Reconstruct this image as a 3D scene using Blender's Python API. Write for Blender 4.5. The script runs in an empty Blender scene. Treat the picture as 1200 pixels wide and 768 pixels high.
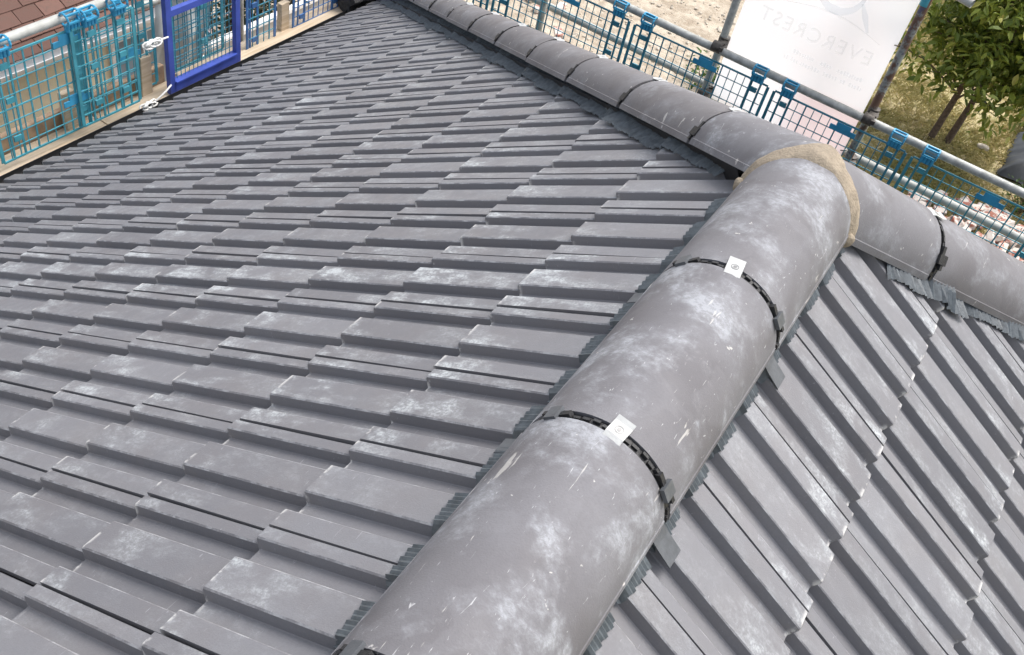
import bpy, bmesh, math, random
from mathutils import Vector, Matrix, noise
random.seed(7)
R_ = math.radians
scn = bpy.context.scene
col = scn.collection

# ------------------------------------------------------------------ camera
CAM = (0.171, -1.356, 1.052)
ROT = ((0.8300629, 0.5260550, 0.1850992), (0.4887292, -0.5263500, -0.6957725), (-0.2685876, 0.6679984, -0.6940021))
cd = bpy.data.cameras.new('camera'); cam = bpy.data.objects.new('camera', cd); col.objects.link(cam)
cd.sensor_width = 36; cd.lens = 34.03; cd.clip_start = 0.02; cd.clip_end = 600
m = Matrix((ROT[0], tuple(-v for v in ROT[1]), tuple(-v for v in ROT[2]))).transposed().to_4x4()
m.translation = CAM
cam.matrix_world = m
scn.camera = cam
FPX = 1134.4

def to_px(P):
    d = [P[k] - CAM[k] for k in range(3)]
    X = [sum(ROT[r][k] * d[k] for k in range(3)) for r in range(3)]
    if X[2] < 0.05: return None
    return 600 + FPX * X[0] / X[2], 384 + FPX * X[1] / X[2], X[2]

# ------------------------------------------------------------------ light
SUN_EL, SUN_AZ = 60, 25          # azimuth measured from +Y towards +X
wd = bpy.data.worlds.new('World'); scn.world = wd; wd.use_nodes = True
wn = wd.node_tree.nodes; wl = wd.node_tree.links
bg = wn['Background']; bg.inputs[1].default_value = 0.15
sky = wn.new('ShaderNodeTexSky'); sky.sky_type = 'NISHITA'; sky.sun_disc = False
sky.sun_elevation = R_(SUN_EL); sky.sun_rotation = R_(SUN_AZ); sky.dust_density = 4.5; sky.air_density = 1.0; sky.ozone_density = 0.6
hs = wn.new('ShaderNodeHueSaturation'); hs.inputs['Saturation'].default_value = 0.50    # thin bright cloud: a greyer dome
wl.new(sky.outputs[0], hs.inputs['Color']); wl.new(hs.outputs[0], bg.inputs[0])
sd = bpy.data.lights.new('sun', 'SUN'); sun = bpy.data.objects.new('sun', sd); col.objects.link(sun)
sd.energy = 1.0; sd.angle = R_(28); sd.color = (1.0, 0.975, 0.95)
_d = Vector((math.sin(R_(SUN_AZ)) * math.cos(R_(SUN_EL)), math.cos(R_(SUN_AZ)) * math.cos(R_(SUN_EL)), math.sin(R_(SUN_EL))))
sun.rotation_euler = _d.to_track_quat('Z', 'Y').to_euler(); sun.location = (0, 0, 12)
scn.view_settings.view_transform = 'Standard'; scn.view_settings.look = 'None'
scn.view_settings.exposure = 0.95; scn.view_settings.gamma = 1.0

# ------------------------------------------------------------------ helpers
def tag(o, label=None, cat=None, group=None, kind=None):
    if label: o['label'] = label
    if cat: o['category'] = cat
    if group: o['group'] = group
    if kind: o['kind'] = kind
    return o

def setparent(o, parent):
    o.parent = parent
    if parent is not None:
        o.matrix_parent_inverse = Matrix.Translation(parent.get('_loc', (0, 0, 0))).inverted()

def empty(name, loc, label, cat, group=None):
    o = bpy.data.objects.new(name, None); col.objects.link(o); o.location = loc; o['_loc'] = tuple(loc)
    o.empty_display_size = 0.1
    return tag(o, label, cat, group)

def link(name, me, mats, parent=None, smooth=None):
    for mm in (mats if isinstance(mats, (list, tuple)) else [mats]): me.materials.append(mm)
    o = bpy.data.objects.new(name, me); col.objects.link(o); setparent(o, parent)
    if smooth is not None:
        me.polygons.foreach_set('use_smooth', [True] * len(me.polygons))
        me.set_sharp_from_angle(angle=R_(smooth))
    return o

class MB:
    def __init__(s): s.v = []; s.f = []; s.mi = []
    def add(s, vs, fs, mi=0):
        n = len(s.v); s.v += [tuple(q) for q in vs]; s.f += [tuple(i + n for i in f) for f in fs]; s.mi += [mi] * len(fs)
    def box(s, c, size, ax=None, mi=0):
        ax = ax or (Vector((1, 0, 0)), Vector((0, 1, 0)), Vector((0, 0, 1)))
        c = Vector(c); vs = []
        for i in (-.5, .5):
            for j in (-.5, .5):
                for k in (-.5, .5):
                    vs.append(c + ax[0] * (i * size[0]) + ax[1] * (j * size[1]) + ax[2] * (k * size[2]))
        s.add(vs, [(0, 1, 3, 2), (4, 6, 7, 5), (0, 4, 5, 1), (2, 3, 7, 6), (0, 2, 6, 4), (1, 5, 7, 3)], mi)
    def tube(s, pts, r, n=8, mi=0, cap=True):
        pts = [Vector(q) for q in pts]; rs = r if isinstance(r, (list, tuple)) else [r] * len(pts)
        rings = []; prev = None
        for i, q in enumerate(pts):
            t = (pts[min(i + 1, len(pts) - 1)] - pts[max(i - 1, 0)]).normalized()
            a = prev if prev is not None else (Vector((0, 0, 1)) if abs(t.z) < .9 else Vector((1, 0, 0)))
            u = (a - t * a.dot(t)).normalized(); w = t.cross(u); prev = u
            rings.append([q + (u * math.cos(2 * math.pi * k / n) + w * math.sin(2 * math.pi * k / n)) * rs[i] for k in range(n)])
        vs = [p for rg in rings for p in rg]; fs = []
        for i in range(len(pts) - 1):
            for k in range(n):
                k2 = (k + 1) % n; fs.append((i * n + k, i * n + k2, (i + 1) * n + k2, (i + 1) * n + k))
        if cap: fs.append(tuple(range(n - 1, -1, -1))); fs.append(tuple((len(pts) - 1) * n + k for k in range(n)))
        s.add(vs, fs, mi)
    def mesh(s, name):
        me = bpy.data.meshes.new(name); me.from_pydata(s.v, [], s.f)
        if any(s.mi): me.polygons.foreach_set('material_index', s.mi)
        me.update(); return me
    def build(s, name, mats, parent=None, smooth=None): return link(name, s.mesh(name), mats, parent, smooth)

# ------------------------------------------------------------------ materials
class NT:
    def __init__(s, name):
        s.m = bpy.data.materials.new(name); s.m.use_nodes = True; s.t = s.m.node_tree; s.n = s.t.nodes
        s.b = s.n['Principled BSDF']
    def new(s, typ, **kw):
        o = s.n.new(typ)
        for k, v in kw.items(): setattr(o, k, v)
        return o
    def lk(s, a, b): s.t.links.new(a, b)
    def noise(s, vec, scale, detail=4, rough=.55, dist=0.0):
        o = s.new('ShaderNodeTexNoise'); o.inputs['Scale'].default_value = scale; o.inputs['Detail'].default_value = detail
        o.inputs['Roughness'].default_value = rough; o.inputs['Distortion'].default_value = dist
        if vec is not None: s.lk(vec, o.inputs['Vector'])
        return o.outputs[0]
    def ramp(s, f, lo, hi, a=0.0, b=1.0):
        o = s.new('ShaderNodeMapRange'); o.interpolation_type = 'SMOOTHSTEP'
        for i, v in zip(('From Min', 'From Max', 'To Min', 'To Max'), (lo, hi, a, b)): o.inputs[i].default_value = v
        s.lk(f, o.inputs['Value']); return o.outputs[0]
    def math(s, op, a, b=None):
        o = s.new('ShaderNodeMath', operation=op)
        for i, v in ((0, a), (1, b)):
            if v is None: continue
            if hasattr(v, 'is_output'): s.lk(v, o.inputs[i])
            else: o.inputs[i].default_value = v
        return o.outputs[0]
    def mix(s, f, a, b):
        o = s.new('ShaderNodeMix', data_type='RGBA')
        if hasattr(f, 'is_output'): s.lk(f, o.inputs[0])
        else: o.inputs[0].default_value = f
        for i, v in ((6, a), (7, b)):
            if hasattr(v, 'is_output'): s.lk(v, o.inputs[i])
            else: o.inputs[i].default_value = (v[0], v[1], v[2], 1)
        return o.outputs[2]
    def mapping(s, vec, scale=(1, 1, 1), rot=(0, 0, 0)):
        o = s.new('ShaderNodeMapping'); o.inputs['Scale'].default_value = scale; o.inputs['Rotation'].default_value = rot
        s.lk(vec, o.inputs['Vector']); return o.outputs[0]
    def finish(s, colr, rough=.6, bump=None, bstr=.2, bdist=.002, metal=0.0, spec=None):
        if hasattr(colr, 'is_output'): s.lk(colr, s.b.inputs['Base Color'])
        else: s.b.inputs['Base Color'].default_value = (*colr, 1)
        if hasattr(rough, 'is_output'): s.lk(rough, s.b.inputs['Roughness'])
        else: s.b.inputs['Roughness'].default_value = rough
        s.b.inputs['Metallic'].default_value = metal
        if spec is not None: s.b.inputs['Specular IOR Level'].default_value = spec
        if bump is not None:
            o = s.new('ShaderNodeBump'); o.inputs['Strength'].default_value = bstr; o.inputs['Distance'].default_value = bdist
            s.lk(bump, o.inputs['Height']); s.lk(o.outputs[0], s.b.inputs['Normal'])
        return s.m
    def coords(s, rnd=True):
        tc = s.new('ShaderNodeTexCoord'); oi = s.new('ShaderNodeObjectInfo'); s.oi = oi
        s.obj = tc.outputs['Object']
        if not rnd: return s.obj
        sc = s.new('ShaderNodeVectorMath', operation='SCALE'); sc.inputs[0].default_value = (17.3, 9.1, 5.7); s.lk(oi.outputs['Random'], sc.inputs['Scale'])
        ad = s.new('ShaderNodeVectorMath', operation='ADD'); s.lk(s.obj, ad.inputs[0]); s.lk(sc.outputs[0], ad.inputs[1])
        return ad.outputs[0]

def simple(name, c, rough=.6, var=.12, scale=20, metal=0.0, bstr=.15, bdist=.002, spec=None):
    n = NT(name); v = n.coords()
    f = n.noise(v, scale, 5)
    a = tuple(x * (1 - var) for x in c); b = tuple(min(1, x * (1 + var)) for x in c)
    return n.finish(n.mix(n.ramp(f, .3, .7), a, b), rough, n.noise(v, scale * 4, 3), bstr, bdist, metal, spec)

def tile_mat():
    n = NT('roof_tile_concrete'); v = n.coords()
    sep = n.new('ShaderNodeSeparateColor'); n.lk(n.oi.outputs['Color'], sep.inputs[0])
    stain, brown = sep.outputs[0], sep.outputs[1]
    base = n.mix(n.oi.outputs['Random'], (.146, .146, .157), (.196, .197, .210))
    base = n.mix(n.math('MULTIPLY', n.ramp(n.noise(v, 7, 4), .35, .75), .5), base, (.176, .166, .168))
    base = n.mix(n.math('MULTIPLY', n.ramp(n.noise(v, 260, 3), .35, .75), .25), base, (.14, .137, .145))
    # lime bloom: soft clouds broken up by scuffs
    cloud = n.ramp(n.noise(n.mapping(v, (9, 5, 9)), 1.6, 6, .66, .2), .42, .66)
    scuff = n.ramp(n.noise(n.mapping(v, (55, 22, 30)), 1.0, 7, .74, .35), .42, .64)
    bloom = n.math('MULTIPLY', cloud, n.math('ADD', n.math('MULTIPLY', scuff, .75), .25))
    # only the raised rolls catch it, more near the tail
    sx = n.new('ShaderNodeSeparateXYZ'); n.lk(n.obj, sx.inputs[0])
    high = n.ramp(sx.outputs[2], -.026, -.012, .35, 1)
    tail = n.ramp(sx.outputs[1], -.20, -.03, .35, 1)
    grit = n.ramp(n.noise(v, 170, 4, .7), .40, .60, .35, 1.0)
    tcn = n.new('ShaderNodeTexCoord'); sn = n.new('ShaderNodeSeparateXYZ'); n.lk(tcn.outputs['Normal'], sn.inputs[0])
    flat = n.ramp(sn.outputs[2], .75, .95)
    bloom = n.math('MULTIPLY', n.math('MULTIPLY', n.math('MULTIPLY', bloom, grit), flat), n.math('MULTIPLY', high, tail))
    edge = n.math('MULTIPLY', n.ramp(sn.outputs[2], .25, .5), n.ramp(sn.outputs[2], .97, .9))  # pale chamfer edges: wear plus grazing highlights put into the colour
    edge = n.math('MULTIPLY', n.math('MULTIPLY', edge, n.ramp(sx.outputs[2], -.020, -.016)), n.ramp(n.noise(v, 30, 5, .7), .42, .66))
    bloom = n.math('MINIMUM', n.math('MULTIPLY', bloom, n.math('MULTIPLY', stain, 2.1)), .85)
    colr = n.mix(bloom, base, (.47, .50, .51))
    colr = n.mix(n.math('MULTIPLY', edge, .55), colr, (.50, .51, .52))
    # scratches
    sc = n.ramp(n.noise(n.mapping(v, (30, 190, 60), (0, 0, .5)), 1.0, 2, .5, 2.0), .70, .76)
    colr = n.mix(n.math('MULTIPLY', sc, .35), colr, (.5, .51, .53))
    # chipped lime crust on the tail edge
    chip = n.math('MULTIPLY', n.ramp(sx.outputs[1], -.012, -.002), n.ramp(n.noise(v, 38, 4, .6), .50, .60))
    colr = n.mix(n.math('MULTIPLY', chip, .7), colr, (.66, .65, .62))
    rough = n.ramp(n.noise(v, 30, 4), .3, .7, .42, .58)
    return n.finish(colr, rough, n.noise(v, 420, 4, .6), .35, .0015, spec=.55)

def ridge_mat():
    n = NT('ridge_concrete'); v = n.coords()
    sep = n.new('ShaderNodeSeparateColor'); n.lk(n.oi.outputs['Color'], sep.inputs[0])
    stain, brown = sep.outputs[0], sep.outputs[1]
    base = n.mix(n.ramp(n.noise(v, 6, 4, .5, .4), .35, .65), (.138, .134, .142), (.176, .175, .187))
    base = n.mix(n.math('MULTIPLY', n.ramp(n.noise(v, 11, 3, .4, .3), .50, .54), .22), base, (.225, .225, .238))
    base = n.mix(n.math('MULTIPLY', brown, n.ramp(n.noise(v, 5, 3), .2, .7, .55, 1.0)), base, (.150, .137, .132))
    base = n.mix(n.math('MULTIPLY', n.ramp(n.noise(v, 230, 3), .4, .75), .3), base, (.13, .127, .13))
    cloud = n.ramp(n.noise(v, 8.5, 7, .66, .15), .46, .70)
    scuff = n.ramp(n.noise(n.mapping(v, (70, 95, 70), (.4, .2, .6)), 1.0, 7, .75, .35), .38, .66)
    bloom = n.math('MULTIPLY', cloud, n.math('ADD', n.math('MULTIPLY', scuff, .7), .3))
    bloom = n.math('MINIMUM', n.math('MULTIPLY', bloom, n.math('MULTIPLY', stain, 1.0)), .6)
    colr = n.mix(bloom, base, (.42, .44, .465))
    sc = n.ramp(n.noise(n.mapping(v, (150, 24, 60), (.3, .1, .9)), 1.0, 3, .5, 2.5), .68, .75)
    colr = n.mix(n.math('MULTIPLY', sc, n.math('MULTIPLY', stain, .6)), colr, (.62, .62, .62))
    ck = n.ramp(n.noise(n.mapping(v, (70, 9, 26)), 1.0, 3, .5, .3), .69, .72)
    colr = n.mix(n.math('MULTIPLY', ck, .55), colr, (.60, .58, .54))
    sp = n.ramp(n.noise(n.mapping(v, (14, 14, 14)), 3.0, 3, .6), .70, .74)
    colr = n.mix(n.math('MULTIPLY', sp, .65), colr, (.62, .60, .56))
    return n.finish(colr, n.ramp(n.noise(v, 22, 4), .3, .7, .58, .75), n.noise(v, 380, 4, .6), .35, .0015, spec=.32)

M = {}
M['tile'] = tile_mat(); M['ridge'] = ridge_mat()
M['underlay'] = simple('underlay_membrane', (.03, .03, .032), .8)
M['flash'] = simple('ridge_roll_flashing', (.085, .100, .110), .5, .25, 60, bstr=.3)
M['union'] = simple('union_black_plastic', (.02, .02, .021), .5, .4, 120, bstr=.5)
M['tab'] = simple('union_grey_plastic', (.085, .092, .10), .5, .15, 60)
M['clip'] = simple('clip_metal', (.44, .45, .44), .5, .06, 60, metal=.2)
M['screw'] = simple('screw_steel', (.22, .22, .22), .4, .1, 60, metal=.6)
M['mortar'] = simple('mortar', (.30, .25, .185), .95, .18, 45, bstr=.7, bdist=.004)
M['black'] = simple('black_plastic', (.012, .012, .013), .45, .2)
M['galv'] = None
def galv():
    n = NT('galvanised_tube'); v = n.coords()
    f = n.noise(n.mapping(v, (3, 3, 3)), 6, 6, .65)
    c = n.mix(n.ramp(f, .35, .65), (.30, .31, .29), (.47, .48, .45))
    c = n.mix(n.math('MULTIPLY', n.ramp(n.noise(v, 9, 5, .7), .62, .74), .5), c, (.20, .12, .07))
    return n.finish(c, n.ramp(n.noise(v, 25, 3), .3, .7, .5, .7), n.noise(v, 120, 3), .15, .001, metal=.2)
M['galv'] = galv()
def rustpost():
    n = NT('rusty_painted_tube'); v = n.coords()
    c = n.mix(n.ramp(n.noise(v, 7, 5, .7), .45, .55), (.30, .32, .30), (.15, .085, .06))
    c = n.mix(n.ramp(n.noise(v, 16, 4, .7), .58, .64), c, (.11, .11, .17))
    return n.finish(c, .6, n.noise(v, 90, 3), .3, .001, metal=.3)
M['rust'] = rustpost()
M['whitetube'] = simple('aluminium_tube', (.40, .41, .38), .6, .15, 14, metal=.0)
M['coupler'] = simple('coupler_steel', (.09, .08, .07), .55, .4, 40, metal=.4)
M['teal'] = simple('teal_plastic', (.060, .30, .37), .45, .18, 12)
M['tealdark'] = simple('deep_teal_plastic', (.045, .22, .30), .45, .2, 12)
M['blueplate'] = simple('blue_plastic', (.040, .30, .50), .4, .15, 14)
M['bluemesh'] = simple('faded_blue_plastic', (.045, .14, .34), .45, .2, 12)
M['violet'] = simple('violet_blue_paint', (.050, .085, .38), .38, .15, 10)
def wood():
    n = NT('scaffold_board_wood'); v = n.coords()
    g = n.noise(n.mapping(v, (60, 2.2, 60)), 1.0, 5, .6, .5)
    c = n.mix(n.ramp(g, .3, .7), (.44, .34, .225), (.60, .50, .37))
    c = n.mix(n.math('MULTIPLY', n.ramp(n.noise(v, 3, 4), .45, .75), .5), c, (.40, .36, .31))
    return n.finish(c, .75, g, .3, .002)
M['wood'] = wood()
M['woodbrown'] = simple('brown_timber', (.36, .25, .16), .8, .25, 14, bstr=.4)
def banner():
    n = NT('banner_vinyl'); v = n.coords(False)
    sx = n.new('ShaderNodeSeparateXYZ'); n.lk(v, sx.inputs[0])
    c = n.mix(n.ramp(n.noise(v, 3, 2), .35, .7), (.86, .87, .90), (.90, .88, .90))
    low = n.math('MULTIPLY', n.ramp(sx.outputs[2], -1.60, -1.68), n.ramp(sx.outputs[0], -.80, -.55))
    c = n.mix(n.math('MULTIPLY', low, .55), c, (.84, .58, .58))
    n.finish(c, .45, n.noise(v, 6, 3), .2, .01)
    tr = n.new('ShaderNodeBsdfTranslucent'); n.lk(c, tr.inputs[0])
    mx = n.new('ShaderNodeMixShader'); mx.inputs[0].default_value = .62
    n.lk(n.b.outputs[0], mx.inputs[1]); n.lk(tr.outputs[0], mx.inputs[2])
    n.lk(mx.outputs[0], n.n['Material Output'].inputs[0]); return n.m
M['banner'] = banner()
def printmat(name, c, f):
    n = NT(name); n.finish(c, .5)          # thin faded ink, mostly see-through
    tr = n.new('ShaderNodeBsdfTransparent'); mx = n.new('ShaderNodeMixShader'); mx.inputs[0].default_value = f
    n.lk(tr.outputs[0], mx.inputs[1]); n.lk(n.b.outputs[0], mx.inputs[2])
    n.lk(mx.outputs[0], n.n['Material Output'].inputs[0]); return n.m
M['printgrey'] = printmat('faded_grey_print', (.55, .60, .62), .16)
M['printblue'] = printmat('faded_blue_print', (.35, .65, .85), .15)
M['cream'] = simple('cream_render', (.84, .78, .58), .9, .06, 6, bstr=.3)
M['whitepaint'] = simple('white_upvc', (.74, .75, .75), .35, .05, 10)
M['brick_wall'] = simple('house_brick', (.33, .20, .14), .9, .2, 12)
def claytile():
    n = NT('brown_clay_tile'); v = n.coords()
    c = n.mix(n.oi.outputs['Random'], (.100, .052, .040), (.165, .088, .068))
    c = n.mix(n.math('MULTIPLY', n.ramp(n.noise(v, 30, 4), .5, .75), .55), c, (.10, .07, .055))
    return n.finish(c, .85, n.noise(v, 120, 4), .4, .002)
M['clay'] = claytile()
M['glass'] = simple('window_glass', (.18, .24, .30), .08, .3, 3, bstr=0.0)
M['sheet'] = simple('white_polythene', (.66, .74, .77), .4, .12, 7)
M['rope'] = simple('white_rope', (.72, .72, .69), .8, .1, 60)
M['gwall'] = simple('grey_block', (.40, .385, .36), .9, .15, 8, bstr=.4)
M['coping'] = simple('white_coping', (.78, .77, .75), .8, .06, 8)
M['netting'] = simple('dark_netting', (.035, .036, .037), .7, .4, 60, bstr=.8, bdist=.006)
M['tarp'] = simple('dark_tarpaulin', (.045, .050, .056), .5, .2, 10, bstr=.4)
M['bark'] = simple('bark', (.13, .095, .07), .9, .3, 30, bstr=.6, bdist=.006)
def leafmat(name, a, b, c3):
    n = NT(name)
    at = n.new('ShaderNodeAttribute'); at.attribute_name = 'tint'
    c = n.mix(at.outputs['Fac'], a, b)
    c = n.mix(n.ramp(at.outputs['Fac'], .86, .93), c, c3)
    n.finish(c, .45, spec=.4)
    tr = n.new('ShaderNodeBsdfTranslucent'); n.lk(c, tr.inputs[0])
    mx = n.new('ShaderNodeMixShader'); mx.inputs[0].default_value = .3
    n.lk(n.b.outputs[0], mx.inputs[1]); n.lk(tr.outputs[0], mx.inputs[2])
    n.lk(mx.outputs[0], n.n['Material Output'].inputs[0]); return n.m
M['leaf'] = leafmat('tree_leaf', (.085, .135, .020), (.30, .35, .06), (.44, .43, .13))
M['shrub'] = leafmat('shrub_leaf', (.020, .032, .016), (.060, .085, .035), (.18, .16, .05))
M['grassblade'] = leafmat('grass_blade', (.27, .26, .09), (.56, .46, .23), (.64, .55, .34))
M['lowgreen'] = leafmat('weed_leaf', (.04, .085, .02), (.11, .19, .035), (.16, .22, .05))
M['petal'] = simple('pale_pink_petal', (.72, .56, .56), .6, .2, 5)
def brickrub():
    n = NT('rubble_brick'); v = n.coords()
    c = n.mix(n.oi.outputs['Random'], (.30, .10, .07), (.44, .20, .14))
    f = n.ramp(n.noise(v, 9, 5, .65), .40, .52)
    c = n.mix(f, c, (.62, .57, .51))
    return n.finish(c, .9, n.noise(v, 50, 4), .5, .004)
M['rubble'] = brickrub()
M['stone'] = simple('pale_stone', (.50, .45, .37), .9, .25, 14, bstr=.4)
def ground():
    n = NT('ground_earth'); v = n.coords(False)
    sx = n.new('ShaderNodeSeparateXYZ'); n.lk(v, sx.inputs[0])
    big = n.noise(v, .9, 5, .6)
    dirt = n.mix(n.ramp(n.noise(v, 5, 6, .7), .3, .7), (.32, .26, .19), (.55, .48, .38))
    dirt = n.mix(n.ramp(n.noise(v, 22, 4, .7), .62, .70), dirt, (.58, .53, .44))
    grass = n.mix(n.ramp(n.noise(v, 3, 5, .65), .35, .65), (.24, .23, .085), (.52, .43, .24))
    grass = n.mix(n.ramp(n.noise(v, 24, 4, .7), .45, .7), grass, (.52, .44, .28))
    f = n.ramp(n.math('ADD', sx.outputs[0], n.math('MULTIPLY', big, 1.6)), -1.2, -.3)
    return n.finish(n.mix(f, dirt, grass), .95, n.noise(v, 40, 5, .7), .8, .02)
M['ground'] = ground()
def paving():
    n = NT('pale_paving'); v = n.coords()
    c = n.mix(n.ramp(n.noise(v, 6, 5, .65), .3, .7), (.50, .44, .34), (.66, .60, .49))
    c = n.mix(n.ramp(n.noise(v, 30, 4, .7), .60, .72), c, (.36, .31, .24))
    return n.finish(c, .9, n.noise(v, 60, 4), .4, .004)
M['paving'] = paving()

# ------------------------------------------------------------------ ground
GZ = -4.7
mb = MB()
NX = 60
def gh(x, y):
    return GZ + .05 * noise.noise(Vector((x * .6, y * .6, 0))) * (1 if abs(x) < 30 and abs(y) < 30 else 0)
xs = [-120, -60, -30] + [-14 + i * .5 for i in range(57)] + [30, 60, 120]
ys = [-120, -60, -30, -14] + [-8 + i * .5 for i in range(61)] + [40, 70, 120]
vs = [(x, y, gh(x, y)) for y in ys for x in xs]
w = len(xs)
mb.add(vs, [(j * w + i, j * w + i + 1, (j + 1) * w + i + 1, (j + 1) * w + i) for j in range(len(ys) - 1) for i in range(w - 1)])
tag(mb.build('ground', M['ground'], smooth=60), kind='structure')

# ------------------------------------------------------------------ roof geometry
TH = R_(31.837); C, S = math.cos(TH), math.sin(TH)
W = .216
YM = .4954                        # hip apex
S0, G = .4533, .3135              # left slope: tail of first course, gauge
S0R, GR = .4371, .3425            # right slope
SE = 4.11                         # eaves
TOPP = [(0, 0), (.0345, 0), (.0368, -.0016), (.0425, -.0205), (.0445, -.022), (.0722, -.022), (.0742, -.0205), (.0785, -.0022), (.0812, 0),
        (.1425, 0), (.1448, -.0016), (.1505, -.0205), (.1525, -.022), (.1802, -.022), (.1822, -.0205), (.1865, -.0034), (.1892, -.0012), (.2105, -.0012)]
def prof(u):
    u = u % W
    for (a, ha), (b, hb) in zip(TOPP, TOPP[1:]):
        if a <= u <= b: return ha + (hb - ha) * (u - a) / (b - a)
    return -.004
STEP = .0130
def tile_mesh(g):
    L = g + .06; P = TOPP + [(.2107, -.013), (.2166, -.013)]; n = len(P); sl = STEP / g; th = .0115
    rows = [(0, -th), (0, -.0028), (-.0030, 0), (-L, 0)]
    vs = []
    for v, dh in rows:
        for u, h in P: vs.append((u, v, h + dh + sl * v))
    fs = []
    for r in range(3):
        for k in range(n - 1): fs.append((r * n + k, r * n + k + 1, (r + 1) * n + k + 1, (r + 1) * n + k))
    b = len(vs); vs += [(0, -L, -th - sl * L), ]         # left flank
    fs.append((0, n, 2 * n, 3 * n, b))
    me = bpy.data.meshes.new('roof_tile'); me.from_pydata(vs, [], fs); me.update()
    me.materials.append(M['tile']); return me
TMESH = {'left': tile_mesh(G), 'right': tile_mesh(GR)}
def basis(side, y0, s):
    if side == 'left':
        u, v, n, p = Vector((0, 1, 0)), Vector((-C, 0, -S)), Vector((-S, 0, C)), Vector((-s * C, y0, -s * S))
    else:
        u, v, n, p = Vector((0, -1, 0)), Vector((C, 0, -S)), Vector((S, 0, C)), Vector((s * C, y0, -s * S))
    mm = Matrix((u, v, n)).transposed().to_4x4(); mm.translation = p; return mm
YO = {'left': -.0802, 'right': .0659 + .2505}
def tails(side):
    if side == 'left': return [S0 + G * i for i in range(12)] + [SE]
    return [S0R + GR * i for i in range(11)] + [SE]
TAILS = {k: tails(k) for k in ('left', 'right')}
def surf(side, s, y):
    """height of the tile surface above the slope's datum plane"""
    g = G if side == 'left' else GR
    t = next((q for q in TAILS[side] if q >= s), TAILS[side][-1])
    u = (y - YO[side]) if side == 'left' else (YO[side] - y)
    return prof(u) + STEP / g * (s - t)
def onslope(side, s, y, h):
    return Vector((-s * C - S * h, y, -s * S + C * h)) if side == 'left' else Vector((s * C + S * h, y, -s * S + C * h))

house = empty('house', (0, 0, GZ), 'house roof of dark grey interlocking tiles with half-round ridge and hips', 'house')
# walls
mb = MB(); 
for a, b in (((-3.2, -4.0), (-3.2, 3.6)), ((-3.2, 3.6), (3.2, 3.6)), ((3.2, 3.6), (3.2, -4.0)), ((3.2, -4.0), (-3.2, -4.0))):
    mb.add([(a[0], a[1], GZ - .1), (b[0], b[1], GZ - .1), (b[0], b[1], -2.12), (a[0], a[1], -2.12)], [(3, 2, 1, 0)])
mb.add([(-3.2, -4, -2.12), (3.2, -4, -2.12), (0, -4, -.14)], [(0, 1, 2)])
mb.build('wall', M['brick_wall'], house)
# slopes (underlay sheets carrying the tiles)
DH = -.062
xe = SE * C - .04
def deck(pts3):
    mb = MB(); mb.add(pts3 + [Vector(p) - Vector((0, 0, .02)) for p in pts3],
                      [tuple(range(len(pts3))), tuple(range(2 * len(pts3) - 1, len(pts3) - 1, -1))] +
                      [(i, i + len(pts3), (i + 1) % len(pts3) + len(pts3), (i + 1) % len(pts3)) for i in range(len(pts3))])
    return mb.build('roof_slope', M['underlay'], house)
zc = DH / C
slope = {}
slope['left'] = deck([Vector((0, -4.1, zc)), Vector((0, YM, zc)), Vector((-xe, YM + xe, zc - xe * math.tan(TH))), Vector((-xe, -4.1, zc - xe * math.tan(TH)))])
slope['right'] = deck([Vector((0, YM, zc)), Vector((0, -4.1, zc)), Vector((xe, -4.1, zc - xe * math.tan(TH))), Vector((xe, YM + xe, zc - xe * math.tan(TH)))])
slope['end'] = deck([Vector((0, YM, zc)), Vector((xe, YM + xe, zc - xe * math.tan(TH))), Vector((-xe, YM + xe, zc - xe * math.tan(TH)))])

cand = []
for side in ('left', 'right'):
    for i, s in enumerate(TAILS[side]):
        for j in range(-20, 30):
            y0 = j * W + YO[side]
            ya, yb = (y0, y0 + W) if side == 'left' else (y0 - W, y0)
            if ya < -1.75: continue
            smax = s; hipy = YM + smax * C           # hip at the tail
            if ya > hipy - .03: continue
            cut = yb > YM + (s - (G if side == 'left' else GR) - .06) * C - .03
            if side == 'right' and s > 2.4: continue
            # size on screen
            P = [onslope(side, q, yy, 0) for q in (s, max(s - .31, .1)) for yy in (ya, yb)]
            px = [to_px(p) for p in P]
            if any(p is None for p in px): vis = -1
            else:
                inx = any(-12 < p[0] < 1212 and -12 < p[1] < 780 for p in px)
                vis = 1.0 / sum(p[2] for p in px) if inx else -1
            cand.append((vis, side, i, j, s, y0, cut))
cand.sort(key=lambda q: -q[0])
ntile = 0; rest = []
def cutmesh(side, mw, me):
    bm = bmesh.new(); bm.from_mesh(me); bm.transform(mw)
    nrm = Vector((1, 1, 0)) if side == 'left' else Vector((-1, 1, 0))
    bmesh.ops.bisect_plane(bm, geom=bm.verts[:] + bm.edges[:] + bm.faces[:], plane_co=Vector((0, YM - .055, 0)), plane_no=nrm, clear_outer=True)
    bm.transform(mw.inverted()); out = bpy.data.meshes.new('roof_tile'); bm.to_mesh(out); bm.free()
    out.materials.append(M['tile']); return out
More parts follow.
